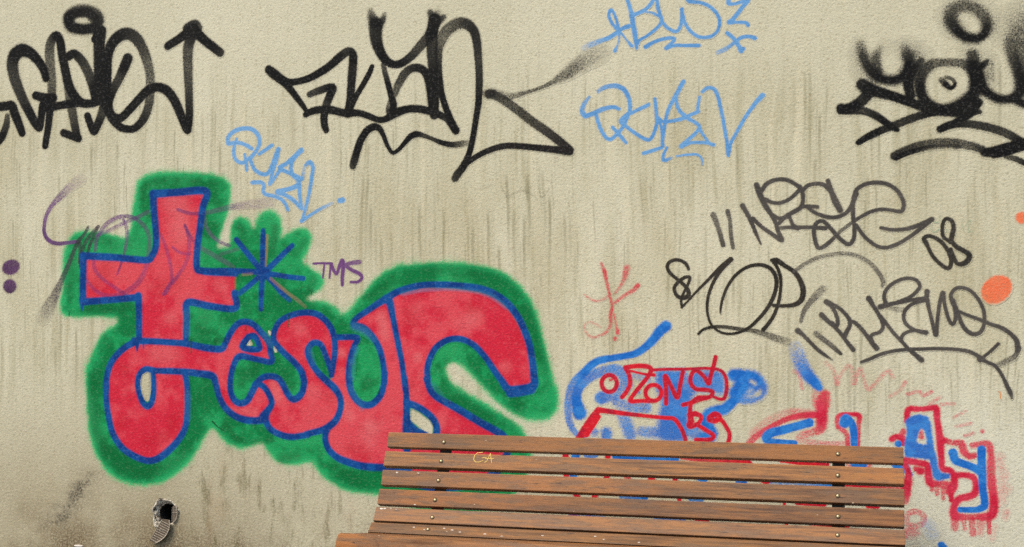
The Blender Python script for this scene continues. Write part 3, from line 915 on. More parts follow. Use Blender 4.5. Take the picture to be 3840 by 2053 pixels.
sheet('letter', st('B', [(1280, 650, 50, .8), (1300, 740, 58, .92), (1330, 850, 64), (1360, 960, 70), (1382, 1060, 80), (1365, 1130, 88), (1335, 1120, 60, .85), (1345, 1060, 62, .75), (1390, 950, 76, .78), (1440, 840, 86, .82), (1500, 740, 90, .9), (1570, 690, 86, .97), (1650, 690, 86), (1710, 740, 90), (1745, 830, 96), (1765, 950, 100), (1780, 1080, 100), (1790, 1150, 95)]), BLACK, BLACK2, **kw)
sheet('baseline', st('B', [(502, 1155, 62), (570, 1120, 75), (660, 1105, 80), (760, 1110, 85), (850, 1132, 80), (930, 1142, 86), (1030, 1140, 70), (1130, 1170, 68), (1220, 1205, 64), (1290, 1205, 66), (1360, 1170, 80), (1430, 1130, 90), (1530, 1100, 80), (1640, 1100, 80), (1740, 1120, 80), (1830, 1150, 80), (1920, 1200, 68, .93), (1985, 1285, 78), (2012, 1318, 82)]), BLACK, BLACK2, **kw)
sheet('letter', st('B', [(2005, 1305, 86), (1955, 1200, 76), (1908, 1080, 72), (1870, 950, 70), (1850, 800, 66), (1840, 650, 66, .95), (1842, 500, 84, .84), (1872, 390, 112, .72), (1932, 300, 122, .76), (2030, 240, 122, .84), (2120, 245, 112, .93), (2190, 312, 98, .97), (2222, 420, 92, .97), (2235, 560, 86, .94), (2245, 720, 80, .94), (2246, 880, 78, .97), (2240, 1040, 70)])
      + st('C', [(952, 500, 70), (920, 700, 65), (885, 900, 65), (850, 1030, 66), (800, 1140, 82), (740, 1220, 86, .95), (716, 1258, 80, .92)]), BLACK, BLACK2, **kw)
sheet('pointed_tail', st('C', [(830, 1110, 60), (950, 1030, 60), (1080, 970, 64), (1220, 935, 66), (1380, 938, 66), (1560, 955, 70), (1720, 972, 76), (1840, 985, 92), (1868, 978, 92), (1780, 900, 92, .98), (1640, 790, 95, .95), (1480, 680, 95, .93), (1340, 570, 95, .9), (1230, 490, 92, .86), (1130, 430, 92, .9), (1060, 412, 100, .9)])
      + st('C', [(1085, 405, 90, .9), (1020, 410, 80, .5)], [(1130, 410, 90, .45), (1270, 440, 72, .6), (1400, 405, 46, .78), (1500, 375, 38, .8), (1600, 340, 40, .8), (1700, 290, 52, .78), (1820, 220, 115, .74), (1950, 130, 155, .6), (2060, 60, 185, .42), (2180, 0, 200, .18)], soft=.45, mist=.2), (16, 16, 15), (30, 27, 26), **kw)
sheet('underline', st('H', [(1405, 598, 76, .92), (1420, 540, 84, .97), (1450, 440, 84), (1490, 330, 80), (1550, 242, 80), (1620, 206, 80), (1672, 225, 65), (1712, 292, 50), (1750, 390, 46), (1790, 455, 42), (1822, 464, 42), (1880, 420, 46), (1940, 350, 56), (1990, 300, 66), (2042, 280, 70), (2110, 292, 50, .93), (2210, 330, 42, .93), (2300, 365, 56), (2400, 385, 62, .97), (2500, 376, 66, .7), (2572, 366, 62, .4)]), BLACK, BLACK2, **kw)

# ---- black tag with the eye, upper right
t3 = holder('graffiti_tag', 'W', 1500, 1250, 'blurry black spray tag with a round eye and a halo ring, upper right corner')
kw = dict(parent=t3, soft=0.24, mist=0.2)
sheet('halo_ring', st('E', [(2100, 392, 112), (1985, 372, 122), (1890, 295, 140), (1840, 200, 150, .9), (1860, 110, 150, .7), (1960, 62, 135, .62), (2080, 88, 135, .68), (2175, 170, 135, .82), (2200, 270, 122, .97), (2170, 350, 112), (2100, 392, 112)], soft=.55, mist=.34) + st('E', [(1800, 60, 150, .1), (1790, 150, 200, .2), (1850, 260, 220, .2)], [(1950, 20, 160, .16), (2120, 40, 170, .16), (2230, 150, 190, .2), (2240, 280, 160, .2)], soft=.95, mist=0), BLACK, BLACK2, parent=t3)
sheet('letter', st('E', [(930, 450, 90, .55), (958, 570, 112, .88), (1010, 680, 122, .96), (1090, 768, 130), (1200, 808, 120), (1310, 800, 122), (1390, 740, 150), (1420, 650, 145), (1405, 560, 135, .9), (1375, 490, 100, .55)], [(1130, 490, 70, .3), (1090, 560, 95, .65), (1085, 640, 110, .8), (1110, 720, 100, .9)], [(1545, 605, 66, .85), (1490, 680, 110, .97), (1430, 760, 130)], [(1480, 560, 120, .35)], soft=.55, mist=.34)
      + st('E', [(900, 420, 150, .14), (900, 560, 200, .2), (950, 700, 220, .22), (1050, 790, 200, .2)], [(1180, 440, 150, .1), (1100, 560, 160, .16)], [(1380, 470, 200, .2), (1470, 520, 220, .24), (1560, 560, 200, .2)], soft=.95, mist=0)
      + st('E', [(1415, 760, 122), (1412, 860, 110), (1432, 965, 105)]), BLACK, BLACK2, **kw)
sheet('eye', st('E', [(1790, 628, 80, .72), (1640, 655, 120, .8), (1550, 755, 130, .93), (1528, 880, 125), (1570, 1000, 122), (1680, 1085, 112), (1800, 1105, 130), (1950, 1050, 150), (2065, 950, 155), (2095, 830, 160), (2065, 710, 150), (1970, 645, 105, .8), (1790, 628, 80, .72)], soft=.4, mist=.26), BLACK, BLACK2, **kw)
sheet('pupil', st('E', [(1745, 805, 62, .75), (1785, 850, 76), (1840, 888, 52), (1880, 850, 42), (1855, 800, 42, .75), (1790, 780, 42, .75)], soft=.45, mist=.3), BLACK, BLACK2, parent=t3)
sheet('letter', st('E', [(2055, 560, 130, .85), (2080, 660, 150), (2120, 760, 150), (2160, 880, 132), (2230, 950, 112), (2340, 1000, 100), (2450, 990, 100), (2530, 930, 125), (2545, 820, 135, .97), (2510, 700, 125, .9), (2460, 560, 125, .8), (2440, 450, 135, .65), (2530, 350, 210, .6), (2640, 240, 250, .5), (2760, 160, 250, .4)], [(2205, 615, 46, .85), (2160, 660, 80)], [(2230, 640, 80, .4), (2240, 780, 80, .42)], [(2580, 500, 220, .7), (2600, 720, 230, .85), (2640, 900, 200)], [(2480, 1000, 100), (2580, 1050, 100), (2700, 1090, 90)], soft=.5, mist=.3) + st('E', [(2020, 500, 220, .18), (2120, 560, 200, .16)], [(2400, 360, 260, .22), (2500, 250, 340, .26), (2640, 160, 380, .26)], [(2250, 620, 160, .16), (2260, 800, 130, .18)], soft=.95, mist=0), BLACK, BLACK2, **kw)
sheet('letter', st('E', [(950, 855, 132, .97), (1020, 900, 150), (1110, 930, 122), (1230, 962, 110), (1350, 1002, 105), (1480, 1050, 102), (1620, 1092, 110), (1760, 1115, 112), (1900, 1125, 130)], [(1030, 920, 130), (950, 1010, 125, .95), (870, 1070, 122), (780, 1100, 112), (735, 1090, 102)])
      + st('W', [(250, 560, 112), (400, 560, 112, .93), (550, 570, 110, .93), (680, 622, 106, .97), (800, 700, 100), (900, 772, 90), (968, 808, 62)]), BLACK, BLACK2, **kw)
sheet('underline', st('W', [(472, 968, 78), (560, 912, 96), (680, 850, 106), (820, 790, 110, .97), (1000, 720, 110, .95), (1180, 650, 112, .95), (1350, 600, 112), (1550, 560, 132), (1750, 560, 142), (1900, 580, 112), (2015, 578, 60, .9)], [(1990, 460, 130), (1900, 580, 132), (1800, 660, 112), (1700, 712, 100), (1600, 760, 102), (1512, 798, 102), (1650, 742, 112), (1820, 728, 112, .97), (2000, 750, 112, .93), (2180, 790, 116, .93), (2350, 850, 120, .9), (2480, 920, 112, .97), (2580, 980, 100), (2700, 1040, 95)]), BLACK, BLACK2, **kw)
sheet('underline', st('W', [(935, 1138, 126, .95), (1080, 1070, 122, .9), (1250, 1010, 122, .84), (1450, 975, 122, .76), (1650, 970, 122, .76), (1850, 1000, 120, .74), (2020, 1045, 104, .88), (2085, 1090, 132), (2200, 1080, 150), (2350, 1030, 132), (2480, 990, 112), (2620, 950, 110), (2760, 920, 100)], [(2200, 1125, 98), (2350, 1100, 80), (2600, 1030, 70), (2740, 1000, 70)], [(2350, 1140, 80, .85), (2480, 1180, 80, .88), (2620, 1245, 80), (2740, 1300, 70)], [(950, 1165, 70), (1150, 1085, 70), (1450, 1020, 70, .6), (1750, 1020, 70, .5)]), BLACK, BLACK2, **kw)

# ---- light blue tag cut by the top of the picture
t4 = holder('graffiti_tag', 'D', 1200, 540, 'thin light blue tag cut by the top, with a fish loop and small cross')
kw = dict(parent=t4, soft=0.26, mist=0.0)
sheet('fish_loop', st('D', [(560, 110, 34), (545, 160, 34), (580, 240, 34), (640, 300, 38), (628, 230, 30), (602, 150, 30), (572, 102, 32), (552, 112, 32)], [(742, 268, 52), (690, 285, 42), (640, 320, 42), (580, 362, 46), (530, 390, 46), (440, 422, 52, .72), (340, 460, 62, .45), (290, 490, 62, .15)], [(650, 310, 30), (650, 390, 20, .8), (630, 460, 20, .8), (606, 515, 40)], [(655, 320, 25), (720, 400, 20, .85), (775, 465, 36)]), SKY1, SKY2, **kw)
sheet('letter', st('D', [(700, -90, 40), (722, -30, 40), (745, 40, 40), (765, 110, 40), (776, 150, 52), (790, 250, 52), (810, 360, 52), (825, 485, 36)], [(772, 160, 50), (830, 140, 40), (910, 100, 40), (970, 40, 40), (1010, -40, 40), (1020, -90, 40), (1028, -30, 36), (1036, 60, 40), (1060, 150, 40), (1075, 200, 40), (1060, 250, 36), (1000, 310, 36), (920, 370, 32), (860, 402, 32), (832, 440, 40)], [(920, 125, 22, .75), (990, 135, 26, .9), (1060, 172, 32)]), SKY1, SKY2, **kw)
sheet('letter', st('D', [(1080, 220, 36), (1120, 270, 36), (1190, 315, 36), (1240, 310, 36), (1270, 250, 38), (1280, 170, 38), (1280, 95, 42)]), SKY1, SKY2, **kw)
sheet('letter', st('D', [(1290, 150, 34), (1310, 230, 36), (1360, 310, 36), (1430, 365, 36), (1500, 380, 36), (1580, 365, 36), (1640, 310, 36), (1660, 220, 38), (1630, 140, 38), (1560, 70, 38), (1470, 30, 36), (1350, 12, 46), (1335, -40, 40)]), SKY1, SKY2, **kw)
sheet('letter', st('D', [(1800, -90, 40), (1765, -30, 42), (1748, 30, 46), (1800, 42, 32), (1900, 15, 40), (1945, 8, 46), (1900, 60, 46), (1850, 125, 46), (1790, 200, 46), (1756, 226, 50), (1830, 226, 32), (1920, 230, 36), (1945, 255, 42)]), SKY1, SKY2, **kw)
sheet('cross', st('D', [(1735, 335, 42), (1790, 380, 40), (1830, 430, 42), (1868, 498, 50), (1878, 520, 44)], [(1895, 495, 46)], [(2015, 386, 46), (1960, 370, 38), (1880, 380, 38), (1810, 430, 42), (1730, 490, 46, .82), (1640, 530, 46, .55)]), SKY1, SKY2, **kw)
sheet('underline', st('D', [(915, 475, 46), (990, 430, 36), (1090, 395, 38), (1180, 385, 40), (1205, 402, 36), (1160, 450, 36), (1122, 488, 42), (1200, 460, 36), (1330, 460, 36), (1450, 460, 42)]), SKY1, SKY2, **kw)

# ---- light blue tag right of the middle
t5 = holder('graffiti_tag', 'V', 1200, 1180, 'wide light blue QUAN tag below the other blue one, right of the black tail')
kw = dict(parent=t5, soft=0.26, mist=0.0)
sheet('letter', st('V', [(315, 215, 50, .8), (400, 165, 60, .88), (530, 145, 64, .92), (640, 190, 64), (700, 290, 58), (720, 390, 54), (710, 480, 52), (640, 550, 60), (600, 600, 50), (650, 640, 56)], [(200, 290, 42, .8), (140, 370, 56, .88), (110, 460, 64, .93), (150, 525, 64), (240, 500, 60), (380, 440, 60, .93), (500, 415, 54), (582, 440, 44)], [(285, 500, 50), (320, 620, 50), (370, 740, 50), (430, 815, 50), (490, 815, 50), (570, 740, 50), (620, 680, 50), (680, 560, 50), (700, 500, 46)], [(495, 670, 44), (560, 740, 50), (620, 810, 50), (670, 868, 42)]), SKY1, SKY2, **kw)
sheet('letter', st('V', [(720, 500, 42), (820, 450, 48), (955, 385, 50)], [(640, 640, 50), (720, 700, 48), (820, 770, 48), (920, 825, 50), (980, 820, 50), (1030, 730, 48), (1060, 620, 48), (1055, 480, 48), (1045, 380, 48), (1035, 312, 46)]), SKY1, SKY2, **kw)
sheet('letter', st('V', [(1060, 560, 44), (1110, 640, 38), (1130, 760, 42), (1135, 900, 46)], [(1400, 90, 56), (1340, 200, 56), (1270, 320, 50), (1200, 470, 48), (1170, 600, 48), (1150, 720, 48), (1130, 850, 46), (1133, 920, 46), (1030, 960, 46), (892, 1003, 50)], [(1080, 550, 40), (1140, 600, 46), (1260, 590, 46), (1390, 560, 50), (1500, 510, 48), (1588, 472, 50)],
      [(1390, 100, 50), (1320, 240, 48), (1310, 360, 48), (1350, 460, 48), (1430, 540, 60), (1530, 600, 48), (1600, 660, 50), (1560, 740, 48), (1460, 830, 50), (1370, 915, 60), (1480, 870, 42), (1600, 865, 42), (1700, 870, 42), (1780, 895, 50)], [(1600, 680, 46), (1650, 770, 36), (1710, 850, 38)]), SKY1, SKY2, **kw)
sheet('letter', st('V', [(1580, 440, 40), (1590, 370, 42), (1605, 285, 38, .85)], [(1640, 220, 46, .92), (1710, 170, 50), (1790, 190, 50), (1840, 290, 50), (1870, 420, 48), (1900, 560, 48), (1925, 700, 48), (1950, 840, 48), (1970, 1030, 42), (2000, 880, 46), (2080, 730, 48), (2190, 540, 50), (2310, 370, 56), (2402, 268, 70)]), SKY1, SKY2, **kw)
sheet('underline', st('V', [(1190, 930, 36), (1150, 1010, 42), (1140, 1080, 48), (1180, 1090, 48), (1240, 1060, 38, .75)], [(1310, 1040, 28, .75), (1450, 1020, 32), (1570, 1020, 32), (1630, 1070, 30), (1635, 1150, 20, .75)]), SKY1, SKY2, **kw)

# ---- the big red, blue and green piece
je = holder('graffiti_mural', 'J', 1400, 1300, 'big red block letter piece shaped like a cross, blue outline and green halo')
GR1, GR2 = (0, 118, 60), (12, 154, 86)
halo = [('G', [(1080, 420), (1090, 320), (1115, 220), (1190, 150), (1320, 118), (1600, 112), (1850, 132), (2000, 178), (2062, 260), (2050, 400), (2020, 560), (1980, 700), (1935, 830), (1925, 885), (2030, 880), (2042, 800), (2042, 680), (2072, 600), (2150, 558), (2225, 590), (2275, 680), (2300, 690)]),
        ('AA', [(455, 250), (475, 150), (540, 55), (640, 20), (740, 60), (800, 160), (800, 300), (785, 390), (850, 340), (950, 270), (1060, 248), (1150, 275), (1190, 360), (1170, 480), (1110, 600), (1065, 665), (1085, 695), (1200, 780), (1320, 870), (1340, 950), (1300, 1040), (1200, 1110), (1115, 1165), (1180, 1168), (1300, 1180), (1420, 1215), (1500, 1280), (1555, 1345), (1600, 1355), (1660, 1310), (1750, 1180), (1850, 1060), (1960, 920), (2100, 800), (2300, 715), (2500, 682)]),
        ('L', [(560, 112), (800, 85), (1000, 85), (1250, 98), (1450, 130), (1620, 200), (1750, 320), (1860, 460), (1920, 600), (1970, 760), (2000, 900), (2040, 1050), (2070, 1200), (2100, 1350)]),
        ('M', [(2515, 100), (2540, 250), (2525, 370), (2460, 450), (2330, 482), (2200, 470), (2080, 420), (1980, 350), (1880, 250), (1780, 160), (1700, 70), (1640, -10)]),
        ('L', [(1340, 1330), (1270, 1250), (1200, 1175), (1130, 1120), (1060, 1110), (1010, 1150), (1010, 1200), (1060, 1290), (1150, 1390)]),
        ('M', [(1480, 80), (1600, 180), (1750, 280), (1900, 370), (2050, 450), (2150, 530), (2200, 600), (2250, 720), (2270, 900), (2200, 1080), (2080, 1230), (1900, 1360), (1600, 1440), (1200, 1420), (950, 1330), (760, 1235), (620, 1220), (480, 1210), (330, 1160), (200, 1080), (110, 990), (60, 890), (10, 900)]),
        ('J', [(2420, 1070), (2300, 1062), (2220, 1012), (2150, 920), (2105, 845), (2050, 852), (1950, 895), (1850, 895), (1750, 850), (1650, 750), (1598, 680), (1560, 740), (1490, 850), (1430, 960), (1350, 1060), (1220, 1170), (1100, 1240), (950, 1268), (800, 1262), (640, 1212), (520, 1112), (420, 950), (360, 750), (340, 500), (325, 300), (320, 150), (330, 0)]),
        ('I', [(200, 800), (222, 680), (280, 550), (330, 430), (385, 372), (480, 330), (510, 290), (505, 252), (300, 245), (100, 252), (0, 245)]),
        ('Y', [(760, 1330), (765, 1250), (780, 1100), (800, 950), (800, 800), (802, 650), (822, 520), (870, 400), (920, 325), (1000, 300), (1150, 288), (1300, 292), (1500, 350), (1580, 385), (1625, 330), (1660, 230), (1685, 100), (1685, 0)])]
j_hole = ([('J', [(930, 118), (980, 115), (988, 200), (982, 320), (960, 410), (925, 410), (890, 340), (875, 250), (880, 170)])], 0.002)
s_hole = ([('M', [(1050, 360), (1110, 385), (1190, 440), (1250, 500), (1270, 575), (1250, 620), (1180, 590), (1100, 520), (1045, 470)])], 0.003)
e_hole = ([('I', [(1845, 470), (1870, 515), (1850, 530), (1815, 525)])], 0.002)
w1 = ([('I', [(2040, 375), (2060, 400), (2045, 430), (2025, 390)])], 0.002)
w2 = ([('I', [(2090, 520), (2120, 580), (2100, 600), (2082, 560)])], 0.002)
g_edge = np.clip((0.97 - poly_cov(np.vstack([to_wall(c, q) for c, q in halo]), 0.021)) * 1.7, 0, 0.8)
g_shade = tint_map(st('J', [(420, 150, 120, .4), (400, 400, 130, .5), (430, 700, 120, .5), (560, 930, 140, .6), (760, 1090, 140, .6), (1000, 1120, 130, .55), (1250, 1000, 110, .4), (1380, 850, 90, .4)], [(1720, 650, 60, .5), (1900, 820, 60, .45), (2200, 800, 60, .35)], [(2300, 1000, 100, .5), (2450, 960, 90, .4)], soft=.8, mist=0)
      + st('G', [(1170, 380, 70, .5), (1190, 280, 70, .4), (1400, 200, 70, .35), (1700, 230, 80, .3), (1900, 280, 70, .3), (1900, 450, 80, .3)], [(470, 1000, 90, .4), (430, 1250, 100, .4)], [(2200, 950, 120, .4)], [(850, 850, 150, .25)], soft=.8, mist=0)
      + st('AA', [(720, 250, 90, .5), (690, 550, 90, .5)], [(1100, 420, 90, .4), (980, 600, 90, .35)], [(1200, 900, 100, .4), (1150, 1080, 90, .4)], [(300, 280, 110, .35)], [(1500, 1240, 110, .3)], [(1850, 1150, 90, .4), (2250, 930, 90, .4)], soft=.8, mist=0)
      + st('L', [(800, 180, 110, .25), (1150, 180, 110, .3), (1500, 280, 110, .2)], [(1800, 550, 110, .3), (1900, 850, 100, .3), (1990, 1200, 90, .35)], soft=.8, mist=0)
      + st('I', [(1400, 250, 150, .25), (1350, 420, 150, .3)], [(1900, 750, 120, .45), (1750, 900, 110, .4)], [(2200, 750, 90, .3), (2270, 950, 80, .4)], [(330, 130, 70, .6), (200, 180, 80, .4), (620, 150, 70, .5)], [(1380, 900, 120, .35), (1320, 1100, 120, .25)], soft=.8, mist=0)
      + st('M', [(600, 100, 130, .4)], [(300, 950, 120, .45), (550, 1100, 130, .35)], [(1500, 280, 120, .35), (1800, 430, 110, .25)], [(2150, 330, 130, .3)], soft=.8, mist=0))
sheet('green_halo', [('p', halo, dict(blur=0.008, a=1.0)), ('p', halo, dict(blur=0.026, a=0.22))], GR1, GR2, 'r', je, ragged=0.7, mott=0.03, hole_ops=[j_hole, s_hole, e_hole, w1, w2], label='soft edged green spray halo behind the letters', thr=0.05, tints=[(g_edge, (46, 186, 112)), (g_shade, (0, 92, 42))])
RD1, RD2 = (206, 38, 60), (218, 72, 84)
r_wash = tint_map(st('G', [(1480, 420, 260, .4), (1540, 560, 240, .42), (1560, 760, 200, .3)], [(1950, 1250, 160, .25)], soft=.9, mist=0) + st('I', [(900, 620, 160, .35), (1100, 620, 150, .25)], [(1650, 1180, 60, .3), (1900, 1200, 90, .3)], [(680, 950, 90, .3)], [(1050, 250, 120, .3)], [(2080, 920, 90, .4), (2120, 1050, 90, .35)], soft=.9, mist=0)
      + st('L', [(350, 640, 120, .5), (390, 850, 90, .4)], [(1300, 650, 160, .35), (1150, 720, 140, .3)], [(1600, 1150, 120, .3)], [(720, 1050, 90, .4)], [(700, 560, 160, .25)], soft=.9, mist=0) + st('M', [(650, 560, 200, .45), (620, 680, 160, .35)], [(380, 330, 110, .4), (440, 430, 110, .35)], [(1350, 500, 120, .35)], [(60, 200, 150, .25)], soft=.9, mist=0) + st('K', [(1020, 1000, 90, .45)], [(600, 750, 120, .25)], soft=.9, mist=0))
r_dark = tint_map(st('G', [(800, 1100, 120, .4), (700, 1250, 110, .35)], [(1330, 1280, 160, .4), (1500, 1240, 120, .3)], soft=.9, mist=0) + st('J', [(690, 640, 130, .45)], [(1210, 600, 110, .55), (1150, 750, 100, .4), (950, 820, 140, .4)], [(720, 100, 110, .4)], soft=.9, mist=0) + st('L', [(650, 700, 120, .4), (600, 600, 100, .3)], [(1250, 560, 140, .35)], [(1720, 850, 110, .35)], soft=.9, mist=0) + st('M', [(450, 760, 130, .4), (600, 830, 120, .35)], [(230, 250, 120, .35)], [(1050, 120, 90, .35)], soft=.9, mist=0))
rk = dict(noise='r', parent=je, mott=0.03, tints=[(r_wash, (224, 124, 124)), (r_dark, (184, 14, 38))])
cross = [('G', [(1275, 340), (1800, 320), (1770, 480), (1740, 700), (1715, 900), (1712, 1095), (1900, 1130), (2100, 1138)]), ('I', [(1690, 60), (1695, 150), (1450, 130), (1215, 95), (1205, 250), (1195, 500), (950, 492), (730, 478), (730, 200), (722, 40), (450, 65), (165, 88)]), ('G', [(572, 1200), (572, 968), (900, 985), (1200, 1010), (1262, 970), (1300, 870), (1300, 700), (1282, 500)])]
sheet('letter_fill', [('p', cross, dict(blur=0.006, a=1.0))], RD1, RD2, label='red cross shaped first letter', **rk)
jbody = [('I', [(700, 485), (950, 490), (1200, 510), (1400, 550), (1560, 560), (1600, 500), (1650, 400), (1720, 310), (1800, 290), (1880, 320), (1960, 400), (2030, 490), (2050, 590), (2060, 690), (1900, 660), (1740, 635), (1680, 720), (1650, 850), (1650, 980), (1680, 1070), (1740, 1112), (1810, 1090), (1860, 1010), (1910, 910), (1990, 950), (2050, 1050), (2062, 1120), (2020, 1190), (1985, 1240)]),
         ('J', [(2130, 590), (2050, 612), (1930, 605), (1820, 560), (1730, 480), (1670, 370), (1640, 260), (1608, 165), (1500, 140), (1320, 118), (1345, 250), (1350, 400), (1345, 560), (1320, 700), (1240, 830), (1130, 940), (1030, 1000), (930, 1010), (800, 960), (690, 880), (600, 740), (555, 560), (535, 400), (535, 250), (560, 130), (600, 0)]), ('I', [(500, 630), (600, 540)])]
jc = ([('J', [(930, 95), (1005, 110), (1010, 200), (1010, 330), (990, 440), (950, 475), (900, 430), (860, 330), (850, 230), (870, 140)])], 0.002)
ec = ([('I', [(1830, 430), (1890, 430), (1935, 500), (1945, 560), (1860, 570), (1770, 550), (1770, 510)])], 0.002)
sheet('letter_fill', [('p', jbody, dict(blur=0.006, a=1.0))], RD1, RD2, hole_ops=[jc, ec], label='red hooked letter joined to a small e', **rk)
sbody = [('K', [(340, 870), (350, 780), (400, 690), (500, 630), (640, 600), (760, 610), (850, 670), (920, 760), (950, 850), (955, 950), (945, 1050), (925, 1130), (890, 1110), (860, 1020), (820, 930), (770, 900), (720, 910), (680, 980), (700, 1070), (760, 1170), (830, 1250), (900, 1310), (960, 1360)]),
         ('M', [(290, 160), (338, 250), (345, 350), (300, 470), (240, 530), (170, 570), (100, 590), (0, 612)]), ('J', [(2400, 775), (2280, 750), (2180, 690), (2130, 600)]), ('I', [(2020, 1190), (2062, 1120), (2050, 1050), (1990, 950), (1930, 905), (1970, 850), (2060, 835), (2130, 860), (2180, 930), (2220, 1010), (2270, 1070), (2320, 1060), (2370, 1000), (2390, 900), (2370, 800), (2290, 690), (2200, 590), (2110, 490)])]
sheet('letter_fill', [('p', sbody, dict(blur=0.006, a=1.0))], RD1, RD2, label='red curled letter s in the middle', **rk)
ubody = [('K', [(960, 855), (1050, 848), (1185, 862), (1140, 950), (1110, 1050), (1095, 1150), (1090, 1260)]), ('M', [(432, 60), (442, 170), (500, 270), (580, 320), (660, 310), (740, 230), (775, 120), (790, 0)]), ('K', [(1450, 1180), (1430, 1050), (1390, 930), (1320, 820), (1240, 750), (1140, 720), (1180, 650), (1300, 570), (1430, 480), (1500, 460), (1540, 650), (1570, 800), (1600, 950), (1630, 1100), (1650, 1250)]),
         ('M', [(985, 50), (1003, 200), (1005, 400), (1005, 580), (1000, 760), (950, 930), (830, 945), (700, 945), (560, 935), (430, 900), (310, 850), (230, 780), (190, 690), (190, 600), (240, 530), (300, 470), (345, 350), (338, 250), (290, 160)]), ('K', [(960, 1360), (900, 1310), (930, 1230), (950, 1100), (960, 1000)])]
sheet('letter_fill', [('p', ubody, dict(blur=0.006, a=1.0))], RD1, RD2, label='red letter u running behind the bench', **rk)
Sbody = [('L', [(430, 445), (560, 385), (750, 345), (950, 345), (1150, 360), (1350, 395), (1480, 440), (1600, 530), (1700, 660), (1775, 790), (1830, 930), (1860, 1080), (1875, 1220), (1870, 1340), (1620, 1360), (1500, 1200), (1400, 1050), (1300, 940), (1200, 880), (1100, 860), (1000, 880), (900, 950), (840, 1050), (810, 1160), (815, 1270)]),
         ('M', [(1210, 80), (1250, 180), (1320, 250), (1450, 320), (1600, 410), (1750, 500), (1900, 580), (1990, 650), (2020, 780), (1940, 960), (1780, 1060), (1500, 1110), (1200, 1080), (1020, 980), (1005, 760), (1005, 400), (1003, 200), (985, 50)]), ('K', [(1650, 1250), (1630, 1100), (1600, 950), (1570, 800), (1540, 650), (1505, 470)])]
sc_ = ([('M', [(1010, 290), (1100, 330), (1200, 390), (1280, 470), (1312, 560), (1300, 640), (1200, 630), (1100, 590), (1010, 520)])], 0.002)
sheet('letter_fill', [('p', Sbody, dict(blur=0.006, a=1.0))], RD1, RD2, hole_ops=[sc_], label='largest red letter, the final S', **rk)
# ---- purple scribble over the cross, under its outline
pu = holder('graffiti_tag', 'Y', 1400, 1400, 'thin translucent purple scribble looping across the red cross')
PU1, PU2 = (104, 58, 118), (86, 46, 102)
sheet('stroke', st('G', [(540, 200, 130, .1), (430, 280, 90, .32), (340, 370, 70, .58), (262, 450, 48, .78), (206, 540, 40, .85), (180, 640, 38, .9), (180, 740, 40, .93), (222, 810, 42, .93), (300, 842, 40, .9), (400, 837, 38, .88), (490, 825, 38, .88)]), PU1, PU2, parent=pu, mist=.05)
sheet('stroke', st('Y', [(1120, 250, 40, .74), (1070, 340, 44, .74), (1000, 420, 52, .74), (960, 500, 52, .74), (920, 600, 56, .74), (850, 770, 62, .74), (780, 930, 74, .68), (740, 1020, 92, .7), (680, 1150, 130, .55), (600, 1300, 170, .36), (550, 1400, 190, .15)], [(1250, 240, 46, .74), (1180, 310, 46, .7), (1110, 400, 50, .7), (1060, 500, 50, .7), (1030, 620, 46, .7), (1015, 750, 26, .8)], [(1240, 260, 40, .68), (1190, 370, 42, .68), (1140, 480, 42, .8), (1120, 570, 36, .7)], [(1010, 430, 46, .7), (1020, 560, 50, .68), (1010, 700, 36, .8)]), (46, 38, 50), (58, 44, 62), parent=pu, mist=.05)
sheet('stroke', st('Y', [(1210, 540, 40, .6), (1230, 400, 50, .62), (1300, 270, 56, .68), (1400, 170, 56, .66), (1540, 112, 50, .66), (1680, 120, 50, .6), (1790, 190, 56, .55), (1870, 290, 56, .52), (1900, 420, 56, .5), (1890, 560, 56, .45), (1860, 750, 60, .4), (1780, 920, 72, .42), (1650, 1040, 72, .42), (1500, 1110, 62, .42), (1330, 1110, 50, .45), (1200, 1040, 46, .45), (1110, 930, 40, .42)], [(1190, 680, 50, .42), (1210, 790, 56, .45), (1300, 900, 46, .45), (1450, 1010, 46, .45), (1590, 1100, 46, .45)], [(1240, 350, 40, .6), (1380, 290, 46, .58), (1560, 200, 46, .55), (1750, 120, 50, .52), (1880, 50, 50, .45)], [(1570, 150, 40, .55), (1610, 270, 50, .6), (1612, 390, 50, .6), (1590, 530, 42, .62), (1550, 680, 32, .55), (1490, 850, 26, .6)]), PU1, PU2, parent=pu, mist=0)
sheet('stroke', st('Y', [(2040, 330, 36, .42), (2100, 480, 46, .44), (2150, 650, 50, .44), (2180, 820, 46, .45), (2180, 930, 46, .52), (2115, 1055, 60, .65), (2085, 1095, 52, .65)], [(2350, 220, 34, .58), (2398, 370, 50, .5), (2402, 520, 50, .44), (2370, 680, 50, .4), (2290, 820, 50, .42), (2190, 960, 50, .5)], [(2190, 500, 30, .55), (2290, 570, 36, .45), (2420, 590, 36, .4)], [(2355, 240, 36, .5), (2470, 440, 42, .5)])
      + st('G', [(1520, 500, 30, .6), (1620, 535, 34, .55), (1720, 542, 36, .5), (1820, 530, 42, .48), (1950, 500, 50, .45), (2080, 472, 62, .42), (2250, 450, 92, .32), (2450, 430, 112, .16)], [(1790, 560, 36, .45), (1802, 660, 40, .52), (1862, 760, 40, .55), (1950, 830, 38, .58), (2040, 862, 32, .62)], [(1740, 880, 46, .4), (1880, 960, 50, .45), (2000, 1030, 50, .42), (2080, 1080, 42, .35)], [(2120, 900, 36, .35), (1950, 950, 36, .35)]), PU1, PU2, parent=pu, mist=0)

